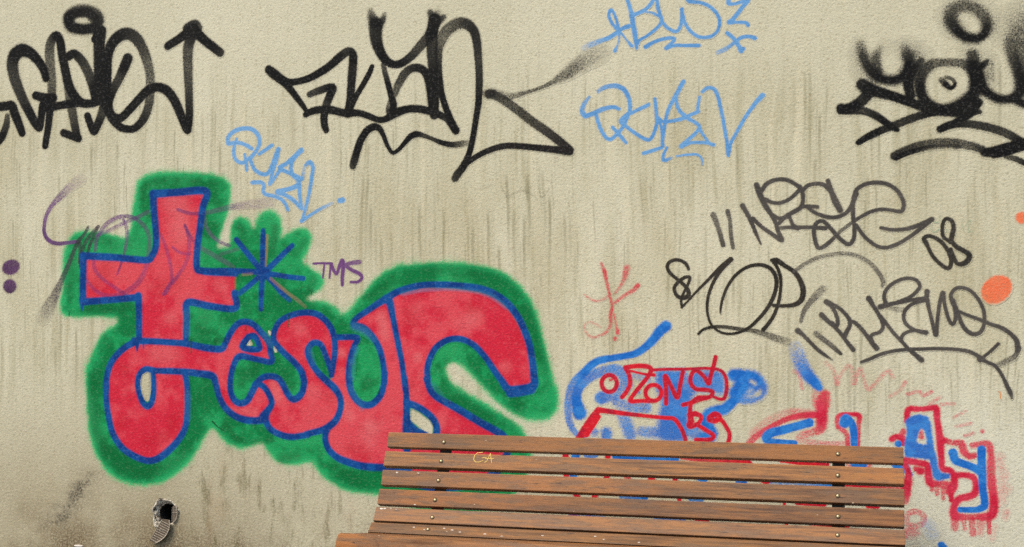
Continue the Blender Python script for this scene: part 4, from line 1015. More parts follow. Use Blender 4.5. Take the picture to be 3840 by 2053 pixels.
BL1, BL2 = (4, 56, 126), (12, 78, 148)
bk = dict(noise='s', parent=je, soft=0.28, mist=0.16, fat=1.1)
sheet('outline', st('G', [(1275, 345, 74), (1500, 330, 70), (1800, 318, 72), (1772, 480, 66), (1742, 700, 64), (1716, 900, 64), (1712, 1085, 66), (1760, 1118, 66), (1900, 1130, 70), (2100, 1138, 70)], [(570, 968, 68), (900, 985, 64), (1200, 1010, 62), (1262, 968, 64), (1302, 870, 66), (1300, 700, 66), (1282, 500, 68), (1275, 345, 74)], [(572, 968, 68), (570, 1150, 66), (568, 1300, 66), (570, 1400, 64)])
      + st('I', [(1690, 0, 64), (1695, 150, 62), (1450, 132, 64), (1220, 95, 66), (1208, 250, 62), (1198, 470, 56)], [(722, 30, 70), (730, 200, 62), (730, 470, 60)], [(165, 88, 66), (450, 66, 60), (720, 42, 64)], [(158, 60, 60), (155, 120, 34), (155, 175, 12)]), BL1, BL2, label='blue outline of the cross shaped letter', **bk)
sheet('outline', st('I', [(680, 480, 62), (950, 490, 58), (1200, 510, 60), (1400, 552, 66), (1555, 562, 62), (1600, 500, 60), (1650, 400, 60), (1722, 312, 60), (1800, 290, 60), (1880, 320, 60), (1960, 402, 60), (2030, 490, 60), (2050, 590, 56), (2058, 690, 56), (1900, 662, 54), (1745, 636, 60), (1682, 720, 56), (1650, 850, 56), (1648, 980, 58), (1682, 1070, 60), (1742, 1110, 60), (1812, 1088, 60), (1860, 1010, 62), (1900, 925, 64)], [(1925, 905, 60), (1995, 955, 58), (2050, 1050, 58), (2062, 1120, 58), (2020, 1190, 70), (1985, 1240, 90)],
      [(1830, 440, 60), (1890, 432, 58), (1930, 500, 58), (1942, 560, 52), (1860, 568, 60), (1775, 548, 60), (1775, 512, 60), (1830, 440, 60)], [(700, 490, 60), (600, 540, 60), (500, 630, 60), (432, 740, 60), (402, 870, 58), (398, 960, 58)], [(710, 520, 40), (710, 590, 8)], [(772, 520, 16), (773, 560, 8)])
      + st('J', [(535, 250, 58), (535, 400, 58), (555, 560, 58), (600, 740, 60), (690, 880, 62), (800, 960, 62), (930, 1012, 62), (1030, 1002, 64), (1130, 940, 66), (1240, 830, 62), (1320, 700, 60), (1345, 560, 56), (1350, 400, 56), (1345, 250, 56), (1322, 130, 58)], [(1005, 110, 56), (1100, 112, 56), (1300, 120, 60), (1500, 142, 66), (1605, 168, 72), (1640, 260, 60), (1670, 370, 60), (1730, 480, 62), (1820, 560, 64), (1930, 603, 66), (2050, 612, 66), (2130, 590, 80)],
      [(1005, 105, 56), (930, 95, 56), (872, 140, 54), (850, 230, 54), (862, 330, 54), (900, 430, 56), (950, 470, 58), (990, 430, 56), (1010, 330, 54), (1010, 200, 52), (1002, 110, 52)]), BL1, BL2, label='blue outline of the hooked letter and the small e', **bk)
sheet('outline', st('K', [(960, 1360, 56), (900, 1305, 58), (830, 1245, 58), (760, 1170, 60), (702, 1070, 60), (682, 980, 58), (722, 912, 56), (770, 900, 56), (820, 930, 56), (860, 1020, 58), (895, 1110, 60), (925, 1200, 56)], [(920, 1230, 50), (940, 1120, 56), (955, 1000, 58), (955, 900, 58), (945, 840, 60), (918, 760, 60), (850, 670, 60), (760, 612, 60), (640, 600, 58), (500, 632, 56), (400, 692, 56), (350, 780, 56), (340, 870, 58), (370, 925, 58), (440, 1000, 58), (540, 1092, 60), (620, 1190, 62), (648, 1290, 62)])
      + st('I', [(2370, 800, 60), (2390, 900, 62), (2370, 1000, 62), (2320, 1058, 64), (2268, 1066, 62), (2220, 1010, 60), (2180, 930, 60), (2130, 862, 60), (2058, 838, 60), (1972, 852, 60), (1905, 915, 60)])
      + st('M', [(120, 10, 56), (200, 85, 60), (290, 165, 66), (338, 250, 62), (342, 350, 60), (300, 465, 64), (235, 530, 70), (170, 568, 66), (100, 588, 60), (0, 612, 56)]) + st('J', [(2560, 755, 56), (2400, 775, 60), (2280, 750, 60), (2182, 692, 60), (2130, 600, 66)]), BL1, BL2, label='blue outline of the curled letter s', **bk)
sheet('outline', st('K', [(955, 850, 56), (1050, 846, 56), (1150, 848, 58), (1182, 865, 58), (1142, 950, 54), (1112, 1050, 54), (1096, 1150, 56), (1092, 1260, 56), (1100, 1330, 56)], [(1452, 1300, 58), (1450, 1180, 58), (1430, 1050, 58), (1390, 930, 58), (1320, 822, 60), (1240, 752, 66), (1145, 718, 62), (1180, 652, 54), (1300, 570, 56), (1430, 485, 66), (1495, 470, 80), (1540, 650, 58), (1570, 800, 58), (1600, 950, 58), (1630, 1100, 56), (1650, 1250, 56), (1664, 1370, 56)])
      + st('M', [(430, 60, 58), (442, 170, 60), (500, 270, 62), (580, 320, 64), (660, 310, 64), (740, 230, 62), (776, 120, 58), (790, 0, 56)], [(205, 560, 66), (190, 620, 60), (195, 700, 60), (232, 780, 62), (312, 850, 66), (430, 900, 68), (560, 935, 70), (700, 948, 70), (830, 950, 70), (950, 945, 70), (1030, 960, 70)], [(985, 50, 58), (1003, 200, 60), (1006, 400, 66), (1010, 580, 90), (1010, 760, 80)]), BL1, BL2, label='blue outline of the letter u', **bk)
sheet('outline', st('L', [(400, 470, 70), (450, 425, 66), (560, 372, 62), (750, 325, 60), (950, 318, 60), (1150, 330, 62), (1350, 360, 64), (1500, 420, 66), (1620, 510, 66), (1722, 640, 66), (1790, 780, 66), (1840, 930, 66), (1868, 1080, 66), (1882, 1220, 70), (1880, 1330, 80), (1760, 1365, 74), (1630, 1370, 76), (1560, 1280, 64), (1500, 1200, 60), (1400, 1052, 58), (1300, 942, 58), (1200, 880, 58), (1100, 860, 58), (1000, 880, 58), (900, 950, 58), (842, 1050, 58), (812, 1160, 58), (816, 1270, 60)])
      + st('M', [(1205, 60, 60), (1250, 180, 64), (1320, 250, 66), (1450, 322, 68), (1600, 410, 70), (1750, 500, 72), (1900, 582, 74), (1990, 650, 70), (2020, 780, 70), (1960, 940, 70), (1800, 1060, 70), (1600, 1130, 70), (1300, 1150, 80), (1080, 1110, 70)], [(1006, 300, 66), (1100, 332, 66), (1200, 392, 66), (1280, 472, 66), (1312, 560, 66), (1300, 640, 66)], [(1020, 520, 90), (1100, 580, 70), (1200, 625, 60)], [(2050, 200, 80), (2150, 195, 70), (2260, 160, 90)]), BL1, BL2, label='blue outline of the final S', **bk)
sheets_each('outline_overspray', st('L', [(560, 405, 50, .5), (750, 375, 40, .55), (1000, 362, 36, .5), (1250, 375, 46, .5), (1450, 430, 50, .5), (1600, 540, 50, .4)], [(80, 740, 80, .6), (190, 790, 80, .55), (270, 870, 60, .4)], [(100, 960, 50, .5), (60, 1100, 40, .5)], soft=.7, mist=0) + st('I', [(1205, 200, 80, .4), (1205, 400, 80, .45)], [(1990, 420, 60, .4), (2050, 520, 60, .4)], [(1215, 1000, 60, .4), (1220, 1250, 70, .45)], soft=.7, mist=0)
      + st('K', [(700, 960, 60, .4), (740, 1100, 50, .4)], [(1130, 1100, 70, .35), (1120, 1250, 70, .35)], soft=.7, mist=0) + st('M', [(440, 150, 60, .4), (560, 350, 50, .4)], [(1270, 120, 60, .3), (1400, 280, 50, .3)], soft=.7, mist=0), (54, 122, 160), (44, 106, 152), 's', je, thr=.07)
sheet('star', st('AA', [(225, 405, 60), (350, 560, 64), (470, 710, 66), (570, 820, 80)], [(565, 290, 56, .9), (565, 380, 66), (560, 600, 66), (558, 820, 70), (545, 1050, 66), (538, 1290, 54)], [(935, 480, 56), (830, 580, 64), (720, 690, 64), (600, 805, 72)], [(1075, 897, 56, .9), (900, 880, 58), (700, 848, 60), (590, 830, 70)], [(900, 1170, 60, .75), (800, 1080, 62), (700, 960, 62), (600, 860, 70)], [(270, 1085, 60, .8), (400, 980, 60), (500, 890, 60), (560, 840, 70)], [(0, 800, 60), (200, 800, 60), (400, 810, 62), (560, 825, 70)]), BL1, BL2, label='eight armed blue star on the green', **bk)
sheets_each('star_ghost', st('AA', [(618, 350, 34, .65), (612, 550, 34, .6), (600, 740, 30, .5)], [(660, 900, 40, .5), (790, 1010, 46, .65), (900, 1100, 40, .6), (1010, 1180, 50, .5), (1100, 1260, 40, .3)], [(310, 850, 40, .4), (420, 840, 36, .4)]), (160, 116, 98), (140, 104, 92), 's', je, mist=0)
sheets_each('paint_drip', st('I', [(1252, 470, 10), (1253, 600, 8)], [(1806, 330, 8), (1800, 380, 7)], [(2236, 220, 9), (2236, 290, 9), (2226, 340, 9)], [(1500, 480, 60, .5), (1580, 470, 50, .4)], [(25, 190, 8), (25, 230, 5)]) + st('J', [(1600, 620, 14), (1650, 670, 10), (1722, 718, 8)], [(700, 940, 20, .4), (730, 990, 16, .5)]) + st('AA', [(1150, 1040, 10, .7), (1180, 1075, 9, .7), (1175, 1125, 8, .7)], [(1195, 1040, 8, .6), (1180, 1080, 8, .6)]) + st('M', [(720, 200, 16, .7), (740, 150, 8, .6)]), (8, 60, 30), (14, 70, 36), 's', je, mist=0)

# ---- dots and initials on the left
for cx_, cy_, rx_, ry_, rot_, lab in ((140, 755, 118, 98, -25, 'upper, larger purple spray dot near the left edge'), (125, 998, 88, 92, 0, 'lower, smaller purple spray dot near the left edge')):
    o = sheet('spray_dot', [('p', [ellipse('Y', cx_, cy_, rx_, ry_, rot_)], dict(blur=0.0035, a=.93))], (80, 36, 90), (62, 24, 72))
    tag(o, lab, 'graffiti', 'purple dots')
t6 = holder('graffiti_tag', 'AA', 1500, 1000, 'small purple marker initials TMS beside the green halo')
kw = dict(parent=t6, soft=0.25, mist=0.0)
PM1, PM2 = (124, 82, 132), (110, 70, 120)
sheet('letter', st('AA', [(1205, 710, 30), (1330, 705, 30), (1440, 710, 34)], [(1345, 710, 28), (1335, 800, 28), (1325, 890, 24)]), PM1, PM2, **kw)
sheet('letter', st('AA', [(1410, 890, 28), (1420, 780, 30), (1430, 720, 42), (1460, 790, 46), (1500, 840, 40), (1530, 760, 46), (1570, 675, 62), (1582, 760, 56), (1572, 880, 50), (1572, 980, 44)]), PM1, PM2, **kw)
sheet('letter', st('AA', [(1790, 690, 60, .82), (1700, 700, 56, .85), (1620, 730, 50, .92), (1690, 790, 50), (1790, 840, 50), (1822, 890, 40), (1770, 940, 40), (1680, 945, 34)]), PM1, PM2, **kw)

# ---- small light blue tag between the cross and the black tag
t7 = holder('graffiti_tag', 'H', 650, 1170, 'small slanting light blue QUAN tag beside the top of the red cross')
kw = dict(parent=t7, soft=0.26, mist=0.0)
B71, B72 = (104, 158, 206), (116, 166, 212)
sheet('letter', st('H', [(150, 370, 46), (150, 310, 44), (210, 250, 44), (300, 222, 44), (390, 232, 44), (450, 290, 44), (465, 370, 42), (430, 450, 40), (370, 520, 44)], [(155, 375, 40), (250, 365, 40), (330, 390, 38), (385, 425, 40)], [(235, 325, 26), (216, 380, 36), (206, 460, 38), (222, 530, 38), (270, 565, 38), (312, 560, 36), (360, 520, 36)], [(315, 485, 30), (330, 560, 38), (336, 638, 36)]), B71, B72, **kw)
sheet('letter', st('H', [(460, 480, 34), (520, 440, 38), (590, 392, 40)], [(370, 520, 44), (382, 565, 40), (420, 640, 40), (490, 680, 42), (550, 670, 42), (592, 590, 42), (632, 480, 42), (655, 430, 46), (640, 520, 40), (600, 650, 38), (565, 788, 26), (630, 700, 36), (675, 630, 40)]), B71, B72, **kw)
sheet('letter', st('H', [(885, 442, 56), (820, 500, 46), (740, 572, 42), (670, 618, 48), (740, 660, 40), (830, 700, 38), (890, 730, 46)], [(870, 452, 50), (802, 540, 42), (780, 620, 42), (800, 690, 42), (850, 732, 50), (852, 790, 52), (760, 832, 46), (642, 860, 48), (720, 890, 42), (800, 940, 42), (888, 1028, 40)], [(865, 790, 50), (870, 890, 40), (885, 1010, 38)]), B71, B72, **kw)
sheet('letter', st('H', [(930, 592, 36, .85), (968, 562, 46), (1002, 610, 42), (990, 720, 42), (970, 850, 38), (940, 980, 36), (902, 1120, 32), (890, 1152, 38), (980, 1090, 32), (1080, 1030, 36, .82), (1190, 975, 30, .5)], [(912, 620, 30, .55), (896, 720, 36, .8)]), B71, B72, **kw)
sheet('dot', st('H', [(1270, 948, 50), (1300, 942, 56)]), B71, B72, **kw)
sheet('underline', st('H', [(392, 765, 42), (480, 765, 38), (510, 800, 38), (500, 850, 38), (530, 885, 38), (620, 905, 38), (690, 940, 38), (730, 990, 38), (750, 1040, 34)]), B71, B72, **kw)

# ---- grey tags on the right
GY1, GY2 = (84, 79, 73), (72, 68, 63)
t8 = holder('graffiti_tag', 'Q', 1300, 930, 'thin charcoal tag with quote marks and looping letters, upmost of the grey ones')
kw = dict(parent=t8, soft=0.28, mist=0.06)
sheet('quote_mark', st('Q', [(200, 555, 60, .85), (235, 640, 54, .85), (270, 750, 50, .9), (300, 858, 50, .97)]), GY1, GY2, **kw)
sheet('quote_mark', st('Q', [(345, 520, 50, .9), (370, 620, 40, .84), (376, 740, 44, .86), (400, 885, 40, .9)]), GY1, GY2, **kw)
sheet('letter', st('Q', [(495, 462, 56), (545, 550, 50), (590, 640, 46), (630, 740, 40), (680, 850, 20)], [(600, 590, 44), (680, 670, 44), (780, 740, 46), (888, 808, 56), (852, 720, 46), (830, 640, 46), (790, 560, 50), (730, 470, 60), (680, 370, 66), (650, 290, 62), (636, 252, 56)]), GY1, GY2, **kw)
sheet('letter', st('Q', [(690, 310, 50), (740, 242, 50), (830, 202, 46), (930, 202, 46), (1020, 242, 46), (1070, 290, 46), (1030, 342, 42), (960, 400, 42), (870, 435, 42), (790, 430, 42), (730, 400, 46)]), GY1, GY2, **kw)
sheet('letter', st('Q', [(1072, 270, 46), (1100, 340, 46), (1102, 420, 46), (1080, 480, 50), (1000, 530, 50), (930, 572, 50), (860, 640, 46)], [(1110, 470, 44), (1190, 470, 42), (1248, 475, 42)], [(850, 690, 40, .85), (960, 680, 40), (1055, 682, 48), (1180, 680, 40), (1328, 690, 50)], [(970, 580, 40), (1000, 650, 40), (1050, 690, 50)], [(800, 560, 44), (870, 590, 44), (960, 572, 44)]), GY1, GY2, **kw)
sheet('letter', st('Q', [(1100, 310, 44), (1150, 262, 44), (1230, 242, 46), (1310, 252, 46), (1370, 300, 58)], [(1355, 212, 50), (1390, 320, 60), (1430, 420, 76), (1478, 508, 66)], [(1140, 470, 40), (1220, 530, 42), (1320, 570, 46), (1430, 580, 46), (1530, 540, 46), (1590, 470, 52), (1622, 380, 56), (1640, 342, 56)]), GY1, GY2, **kw)
sheet('letter', st('Q', [(1620, 370, 50), (1645, 300, 46), (1722, 250, 46), (1830, 230, 46), (1950, 246, 46), (2050, 310, 46), (2110, 410, 46), (2112, 490, 46), (2080, 522, 46), (1980, 506, 40), (1880, 500, 40), (1770, 530, 40), (1660, 590, 40), (1560, 660, 40, .85), (1470, 730, 40, .85), (1380, 820, 44), (1300, 880, 46), (1252, 880, 46), (1220, 790, 46), (1215, 690, 46), (1250, 630, 46), (1310, 620, 46), (1380, 690, 46), (1470, 790, 46), (1558, 850, 48), (1612, 800, 46), (1622, 690, 46), (1610, 590, 46), (1602, 470, 54)]), GY1, GY2, **kw)
sheet('letter', st('Q', [(1640, 660, 40), (1720, 770, 42), (1830, 860, 44), (1930, 885, 44), (2050, 850, 44), (2170, 780, 44), (2290, 692, 46), (2398, 602, 52)], [(1890, 685, 40), (2000, 705, 42), (2120, 700, 46), (2240, 670, 50), (2340, 630, 56), (2400, 600, 56)]), GY1, GY2, **kw)
t9 = holder('graffiti_tag', 'CC', 700, 760, 'charcoal numerals 08 slanting at the right end of the grey tags')
kw = dict(parent=t9, soft=0.28, mist=0.06)
sheets_each('green_scrawl', st('CC', [(628, 165, 4, .5), (626, 215, 4, .5)], [(560, 235, 4, .4), (620, 240, 4, .4)], [(545, 265, 4, .4), (535, 300, 4, .4), (560, 335, 4, .4), (600, 325, 4, .4), (620, 300, 4, .4)], [(690, 310, 5, .4), (720, 330, 5, .4), (690, 350, 5, .4)], [(860, 255, 4, .4), (880, 330, 4, .4)], [(900, 270, 5, .35), (950, 215, 5, .35), (930, 320, 5, .35), (980, 330, 5, .35), (930, 340, 5, .35)]), (60, 140, 105), (70, 150, 115), 's', t9, mist=0, thr=.1)
sheet('numeral', st('CC', [(482, 452, 56), (462, 412, 54), (500, 382, 46), (570, 395, 46), (650, 450, 50), (710, 530, 50), (745, 620, 50), (742, 690, 50), (710, 720, 50), (640, 680, 46), (560, 600, 44), (510, 510, 44), (484, 450, 50)]), (60, 55, 48), (48, 46, 41), **kw)
sheet('numeral', st('CC', [(745, 450, 44), (665, 385, 44), (655, 290, 44), (672, 222, 46), (710, 200, 46), (758, 230, 50), (772, 300, 54), (758, 370, 60), (752, 430, 54), (800, 492, 56), (870, 532, 56), (930, 572, 64), (932, 620, 64), (880, 670, 62), (812, 670, 50), (772, 600, 46), (742, 520, 46)]), (58, 54, 47), (46, 44, 40), **kw)
t10 = holder('graffiti_tag', 'O', 900, 1200, 'thin black marker tag of looped letters ending in P, above the blue and red scrawl')
kw = dict(parent=t10, soft=0.2, mist=0.0)
DK1, DK2 = (42, 38, 32), (54, 49, 42)
sheet('letter', st('O', [(355, 428, 34), (330, 380, 38), (280, 345, 38), (220, 338, 38), (162, 360, 38), (140, 410, 38), (170, 470, 38), (240, 532, 38), (310, 590, 40), (352, 650, 46), (348, 700, 50), (290, 720, 46), (232, 690, 38), (212, 620, 38), (250, 560, 38), (320, 512, 36), (368, 515, 34), (350, 580, 32), (310, 660, 30), (280, 740, 30), (288, 812, 30)]), DK1, DK2, **kw)
sheet('letter', st('O', [(288, 812, 30), (340, 760, 24), (440, 650, 28), (560, 530, 34), (680, 410, 46), (780, 332, 56)], [(780, 332, 50), (690, 430, 42), (622, 530, 38), (572, 640, 36), (545, 750, 34), (545, 870, 30), (580, 980, 28), (650, 1050, 28), (740, 1080, 30), (850, 1070, 32), (960, 1020, 36), (1060, 930, 40), (1150, 820, 42), (1212, 700, 44), (1240, 580, 46), (1222, 480, 46), (1160, 412, 44), (1060, 386, 42), (940, 412, 38), (830, 490, 36), (750, 600, 34), (700, 720, 32), (676, 840, 26), (680, 880, 18, .6)]), DK1, DK2, **kw)
sheet('letter', st('O', [(1190, 340, 36), (1240, 342, 60), (1330, 400, 50), (1420, 460, 50), (1480, 550, 56), (1508, 650, 60), (1488, 740, 60), (1420, 788, 50), (1320, 800, 40), (1210, 795, 40)], [(1200, 342, 40), (1250, 420, 40), (1280, 520, 38), (1280, 640, 36), (1256, 780, 38), (1210, 900, 40), (1150, 990, 42), (1108, 1038, 46)]), DK1, DK2, **kw)
sheet('underline', st('O', [(455, 1080, 30), (500, 1040, 30), (580, 1015, 36), (700, 1010, 40, .93), (850, 1030, 42, .9), (1000, 1050, 46, .82), (1130, 1085, 60, .72), (1250, 1130, 76, .62), (1355, 1162, 82, .36)]), DK1, GY1, **kw)
t11 = holder('graffiti_tag', 'P', 1400, 1600, 'thin charcoal tag with a long looped tail, lowest of the grey ones')
kw = dict(parent=t11, soft=0.26, mist=0.05)
sheet('swash', st('O', [(1420, 450, 40, .75), (1520, 380, 42, .74), (1640, 320, 42, .7), (1780, 285, 42, .66), (1920, 272, 42, .66), (2060, 300, 44, .66), (2180, 370, 46, .7), (2270, 470, 48, .8), (2312, 555, 48, .8), (2302, 600, 36, .65)]), GY1, GY2, **kw)
sheet('stroke', st('P', [(550, 630, 80, .5), (480, 700, 76, .72), (410, 780, 60, .85), (360, 860, 50, .88), (330, 960, 36, .7)]), GY1, GY2, **kw)
sheet('stroke', st('P', [(300, 1050, 62), (350, 1090, 44), (420, 1160, 42), (500, 1240, 42), (580, 1300, 36), (650, 1345, 20, .6)]), GY1, GY2, **kw)
sheet('stroke', st('P', [(485, 1080, 60, .72), (560, 1140, 56, .85), (640, 1200, 56, .88), (732, 1282, 36)]), GY1, GY2, **kw)
sheet('letter', st('P', [(540, 890, 60), (600, 950, 50), (680, 1020, 44), (750, 1100, 44), (800, 1170, 46), (858, 1242, 52)], [(585, 758, 60), (640, 800, 50), (682, 880, 44), (702, 950, 44), (690, 1000, 44), (640, 970, 46)], [(600, 765, 56), (700, 812, 42), (770, 872, 42), (820, 940, 46), (822, 1000, 46), (792, 1060, 50), (766, 1110, 56)]), GY1, GY2, **kw)
sheet('letter', st('P', [(820, 970, 40), (860, 960, 42), (920, 1010, 46), (980, 1080, 46), (1030, 1150, 50), (1092, 1226, 60)], [(1015, 725, 60), (1060, 800, 46), (1110, 880, 46), (1150, 960, 46), (1156, 1020, 42), (1120, 1065, 42), (1060, 1085, 42), (1036, 1112, 42), (1050, 1160, 42)], [(1130, 900, 40), (1200, 990, 42), (1270, 1080, 42), (1340, 1150, 42), (1410, 1230, 42), (1480, 1290, 50), (1545, 1345, 60)]), GY1, GY2, **kw)
sheet('letter', st('P', [(1180, 765, 46), (1170, 690, 42), (1210, 612, 42), (1300, 550, 42), (1400, 522, 42), (1490, 540, 42), (1528, 600, 42), (1490, 660, 42), (1420, 715, 42), (1300, 765, 40)], [(1130, 810, 60), (1230, 782, 46), (1350, 760, 42), (1470, 736, 42), (1585, 720, 50), (1600, 652, 56)], [(1180, 800, 40, .7), (1280, 830, 50, .5), (1360, 836, 46, .5)]), GY1, GY2, **kw)
sheet('letter', st('P', [(1590, 740, 50), (1500, 762, 42), (1420, 802, 42), (1370, 870, 42), (1372, 950, 42), (1420, 1010, 42), (1500, 1050, 42), (1588, 1068, 56)], [(1340, 1140, 40), (1360, 1090, 40), (1410, 1060, 40), (1470, 1046, 40)]), GY1, GY2, **kw)
sheet('letter', st('P', [(1600, 730, 50), (1620, 830, 42), (1645, 930, 42), (1666, 1020, 42), (1690, 1088, 56), (1700, 990, 42), (1712, 880, 42), (1730, 760, 42), (1760, 668, 50), (1772, 760, 42), (1796, 860, 42), (1826, 950, 42), (1860, 982, 46), (1886, 930, 42), (1886, 840, 50), (1858, 750, 60)]), GY1, GY2, **kw)
sheet('letter', st('P', [(1850, 740, 50), (1840, 690, 42), (1880, 632, 42), (1950, 616, 42), (2040, 650, 42), (2120, 740, 42), (2170, 850, 42), (2176, 970, 42), (2140, 1060, 46), (2070, 1085, 50), (2000, 1050, 50), (1950, 980, 46), (1912, 880, 46), (1890, 820, 46)]), GY1, GY2, **kw)
sheet('tail', st('P', [(1910, 850, 36), (2000, 890, 38), (2110, 930, 42), (2230, 980, 46), (2350, 1022, 46), (2440, 1080, 50), (2500, 1150, 56), (2512, 1240, 60, .95)]) + st('X', [(2515, 430, 66, .9), (2460, 530, 72, .8), (2350, 592, 76, .66), (2240, 642, 72, .45)]), GY1, GY2, **kw)
sheet('underline', st('X', [(510, 605, 40), (620, 565, 50), (760, 505, 50), (920, 465, 50), (1100, 445, 50), (1300, 440, 50), (1500, 435, 50), (1700, 445, 50), (1850, 466, 56), (1960, 510, 56), (2030, 560, 74), (2110, 608, 50), (2190, 642, 50), (2250, 702, 50), (2310, 800, 50), (2360, 910, 60), (2400, 990, 66), (2422, 1060, 40, .75)], [(2250, 372, 46), (2160, 460, 46), (2060, 540, 46)], [(2018, 572, 84)]), GY1, GY2, **kw)

# ---- orange dots
o = sheet('spray_dot', [('p', [ellipse('P', 2300, 635, 168, 134, -38)], dict(blur=0.003, a=.9))], (238, 104, 58), (232, 116, 72))
tag(o, 'large orange spray dot right of the grey tags', 'graffiti', 'orange dots')
o = sheet('spray_dot', [('p', [ellipse('CC', 1490, 190, 66, 62)], dict(blur=0.004, a=.92))], (240, 102, 56), (234, 112, 66))
tag(o, 'small orange spray dot cut by the right edge', 'graffiti', 'orange dots')
o = sheet('paint_drip', st('X', [(2255, 985, 14), (2272, 990, 16), (2278, 1040, 9), (2280, 1070, 6)]), (226, 128, 40), (214, 132, 60), mist=0)
tag(o, 'tiny orange drip below the tail of the lowest grey tag', 'graffiti')

# ---- faint red stick figure
sk = holder('stick_figure', 'Z', 680, 1290, 'faint red sprayed stick figure with spread arms')
sheets_each('limb', st('Z', [(525, 300, 42, .5), (545, 360, 42, .55), (568, 408, 54, .85), (590, 520, 42, .66), (620, 650, 38, .66), (645, 760, 38, .66), (665, 840, 42, .72), (645, 950, 48, .72), (640, 1080, 42, .66), (590, 1170, 42, .62), (500, 1220, 36, .5), (410, 1240, 32, .42), (340, 1190, 28, .38), (310, 1100, 28, .34), (360, 1045, 28, .33), (450, 1070, 28, .33), (510, 1110, 28, .33)], [(850, 360, 82, .66), (820, 480, 62, .72), (770, 590, 38, .58), (690, 690, 32, .42)], [(988, 582, 62, .85), (930, 640, 56, .66), (800, 720, 42, .62), (700, 800, 42, .66)], [(310, 700, 32, .28), (420, 770, 32, .4), (520, 770, 32, .32), (620, 710, 32, .3)], [(690, 950, 32, .58), (710, 1070, 28, .58), (735, 1180, 52, .85)], [(700, 1258, 56, .78)], soft=.5, mist=.18), (206, 40, 66), (200, 36, 60), parent=sk)

# ---- blue and red scrawl above the middle of the bench
oz = holder('graffiti_tag', 'N', 1100, 2200, 'red letters over loose blue spray shapes just above the bench top, OZONS')
BU1, BU2 = (26, 104, 190), (46, 126, 204)
bl = dict(noise='s', parent=oz, soft=.3, mist=.1)
sheet('blue_line', st('N', [(1200, 200, 112), (1140, 250, 104), (1080, 325, 92), (1000, 405, 82), (900, 470, 76), (780, 500, 70), (660, 520, 70), (540, 542, 76), (450, 590, 82), (380, 660, 84), (300, 740, 88, .82), (242, 830, 82, .76), (216, 950, 72, .76), (216, 1080, 72, .76), (236, 1180, 72, .76), (290, 1270, 62, .72), (380, 1340, 60, .7)]), BU1, BU2, **bl)
sheet('blue_loop', st('N', [(330, 1070, 150), (300, 950, 112), (312, 850, 100, .95), (372, 760, 100, .85), (470, 690, 100, .8), (590, 645, 102, .74), (700, 640, 112, .74), (782, 690, 122, .74), (802, 780, 132, .7), (742, 860, 122, .66), (650, 900, 112, .7), (550, 920, 130, .9)]), BU1, BU2, **bl)
sheet('blue_patch', [('p', [('N', [(1110, 650), (1250, 640), (1400, 645), (1390, 800), (1460, 950), (1440, 1100), (1420, 1340), (1130, 1340), (1120, 1100), (1150, 950), (1100, 850)])], dict(blur=.009, a=.95, round=1)), ('p', [('N', [(1480, 660), (1600, 640), (1720, 640), (1790, 720), (1790, 880), (1640, 870), (1470, 840), (1430, 740)])], dict(blur=.01, a=.9, round=1)), ('p', [('N', [(1400, 680), (1480, 700), (1500, 880), (1420, 960), (1360, 900)])], dict(blur=.01, a=.9))]
      + st('N', [(700, 960, 102, .62), (850, 1010, 112, .66), (1000, 1020, 112, .7)], [(720, 1060, 62, .45), (800, 1180, 132, .72), (840, 1290, 122, .82)], [(950, 1260, 100, .6), (1080, 1270, 112, .75)], [(600, 1270, 112, .9), (600, 1420, 100, .8)], [(480, 1270, 90, .7)], [(900, 690, 90, .4), (1020, 740, 80, .4)], [(920, 860, 50, .6)], soft=.5), BU1, BU2, **bl)
sheet('blue_patch', st('N', [(1885, 690, 132), (1970, 700, 142), (2080, 740, 180), (2150, 830, 150, .9), (2100, 900, 132, .85), (1990, 930, 110, .8), (1910, 870, 160)], [(1960, 800, 170)], [(1890, 940, 102), (1800, 1025, 112), (1700, 1055, 122), (1640, 1085, 132), (1600, 1150, 122), (1650, 1280, 150), (1600, 1330, 160)], [(1500, 1280, 140, .8)], soft=.36), BU1, BU2, hole_ops=[([('N', [(2040, 740), (2100, 760), (2110, 800), (2060, 770)])], .006), ([('N', [(2150, 840), (2150, 890), (2060, 910), (1980, 900), (2070, 890)])], .006)], **bl)
RR1, RR2 = (214, 28, 44), (196, 24, 48)
rr_ = dict(noise='s', parent=oz, soft=.24, mist=.1)
sheet('letter', [ring('N', 630, 775, 76, 84, 46)] + st('N', [(640, 740, 30, .8), (660, 730, 28, .7)]), (190, 26, 52), RR2, **rr_)
sheet('letter', st('N', [(795, 612, 48), (900, 600, 50), (1000, 602, 50), (1050, 634, 50), (1020, 705, 46), (950, 792, 46), (880, 880, 46), (842, 950, 48), (950, 950, 42), (1060, 950, 48)], [(790, 615, 46), (830, 690, 46), (840, 780, 46), (802, 860, 46), (760, 912, 48)], [(830, 645, 26), (980, 680, 26), (1080, 690, 40)]), RR1, RR2, **rr_)
sheet('letter', [ring('N', 1075, 870, 80, 80, 46)], RR1, RR2, **rr_)
sheet('letter', st('N', [(1202, 978, 46), (1202, 850, 46), (1192, 702, 50), (1242, 782, 46), (1312, 915, 50), (1342, 800, 46), (1370, 660, 46)]), (190, 26, 46), RR2, **rr_)
sheet('letter', st('N', [(1700, 510, 46), (1680, 600, 46), (1650, 700, 46), (1630, 776, 46), (1580, 702, 46), (1500, 642, 46), (1456, 690, 46), (1450, 770, 46), (1502, 830, 46), (1600, 840, 46), (1668, 860, 46), (1640, 910, 46), (1530, 930, 72), (1450, 970, 46), (1372, 990, 46)]), (186, 26, 46), RR2, **rr_)
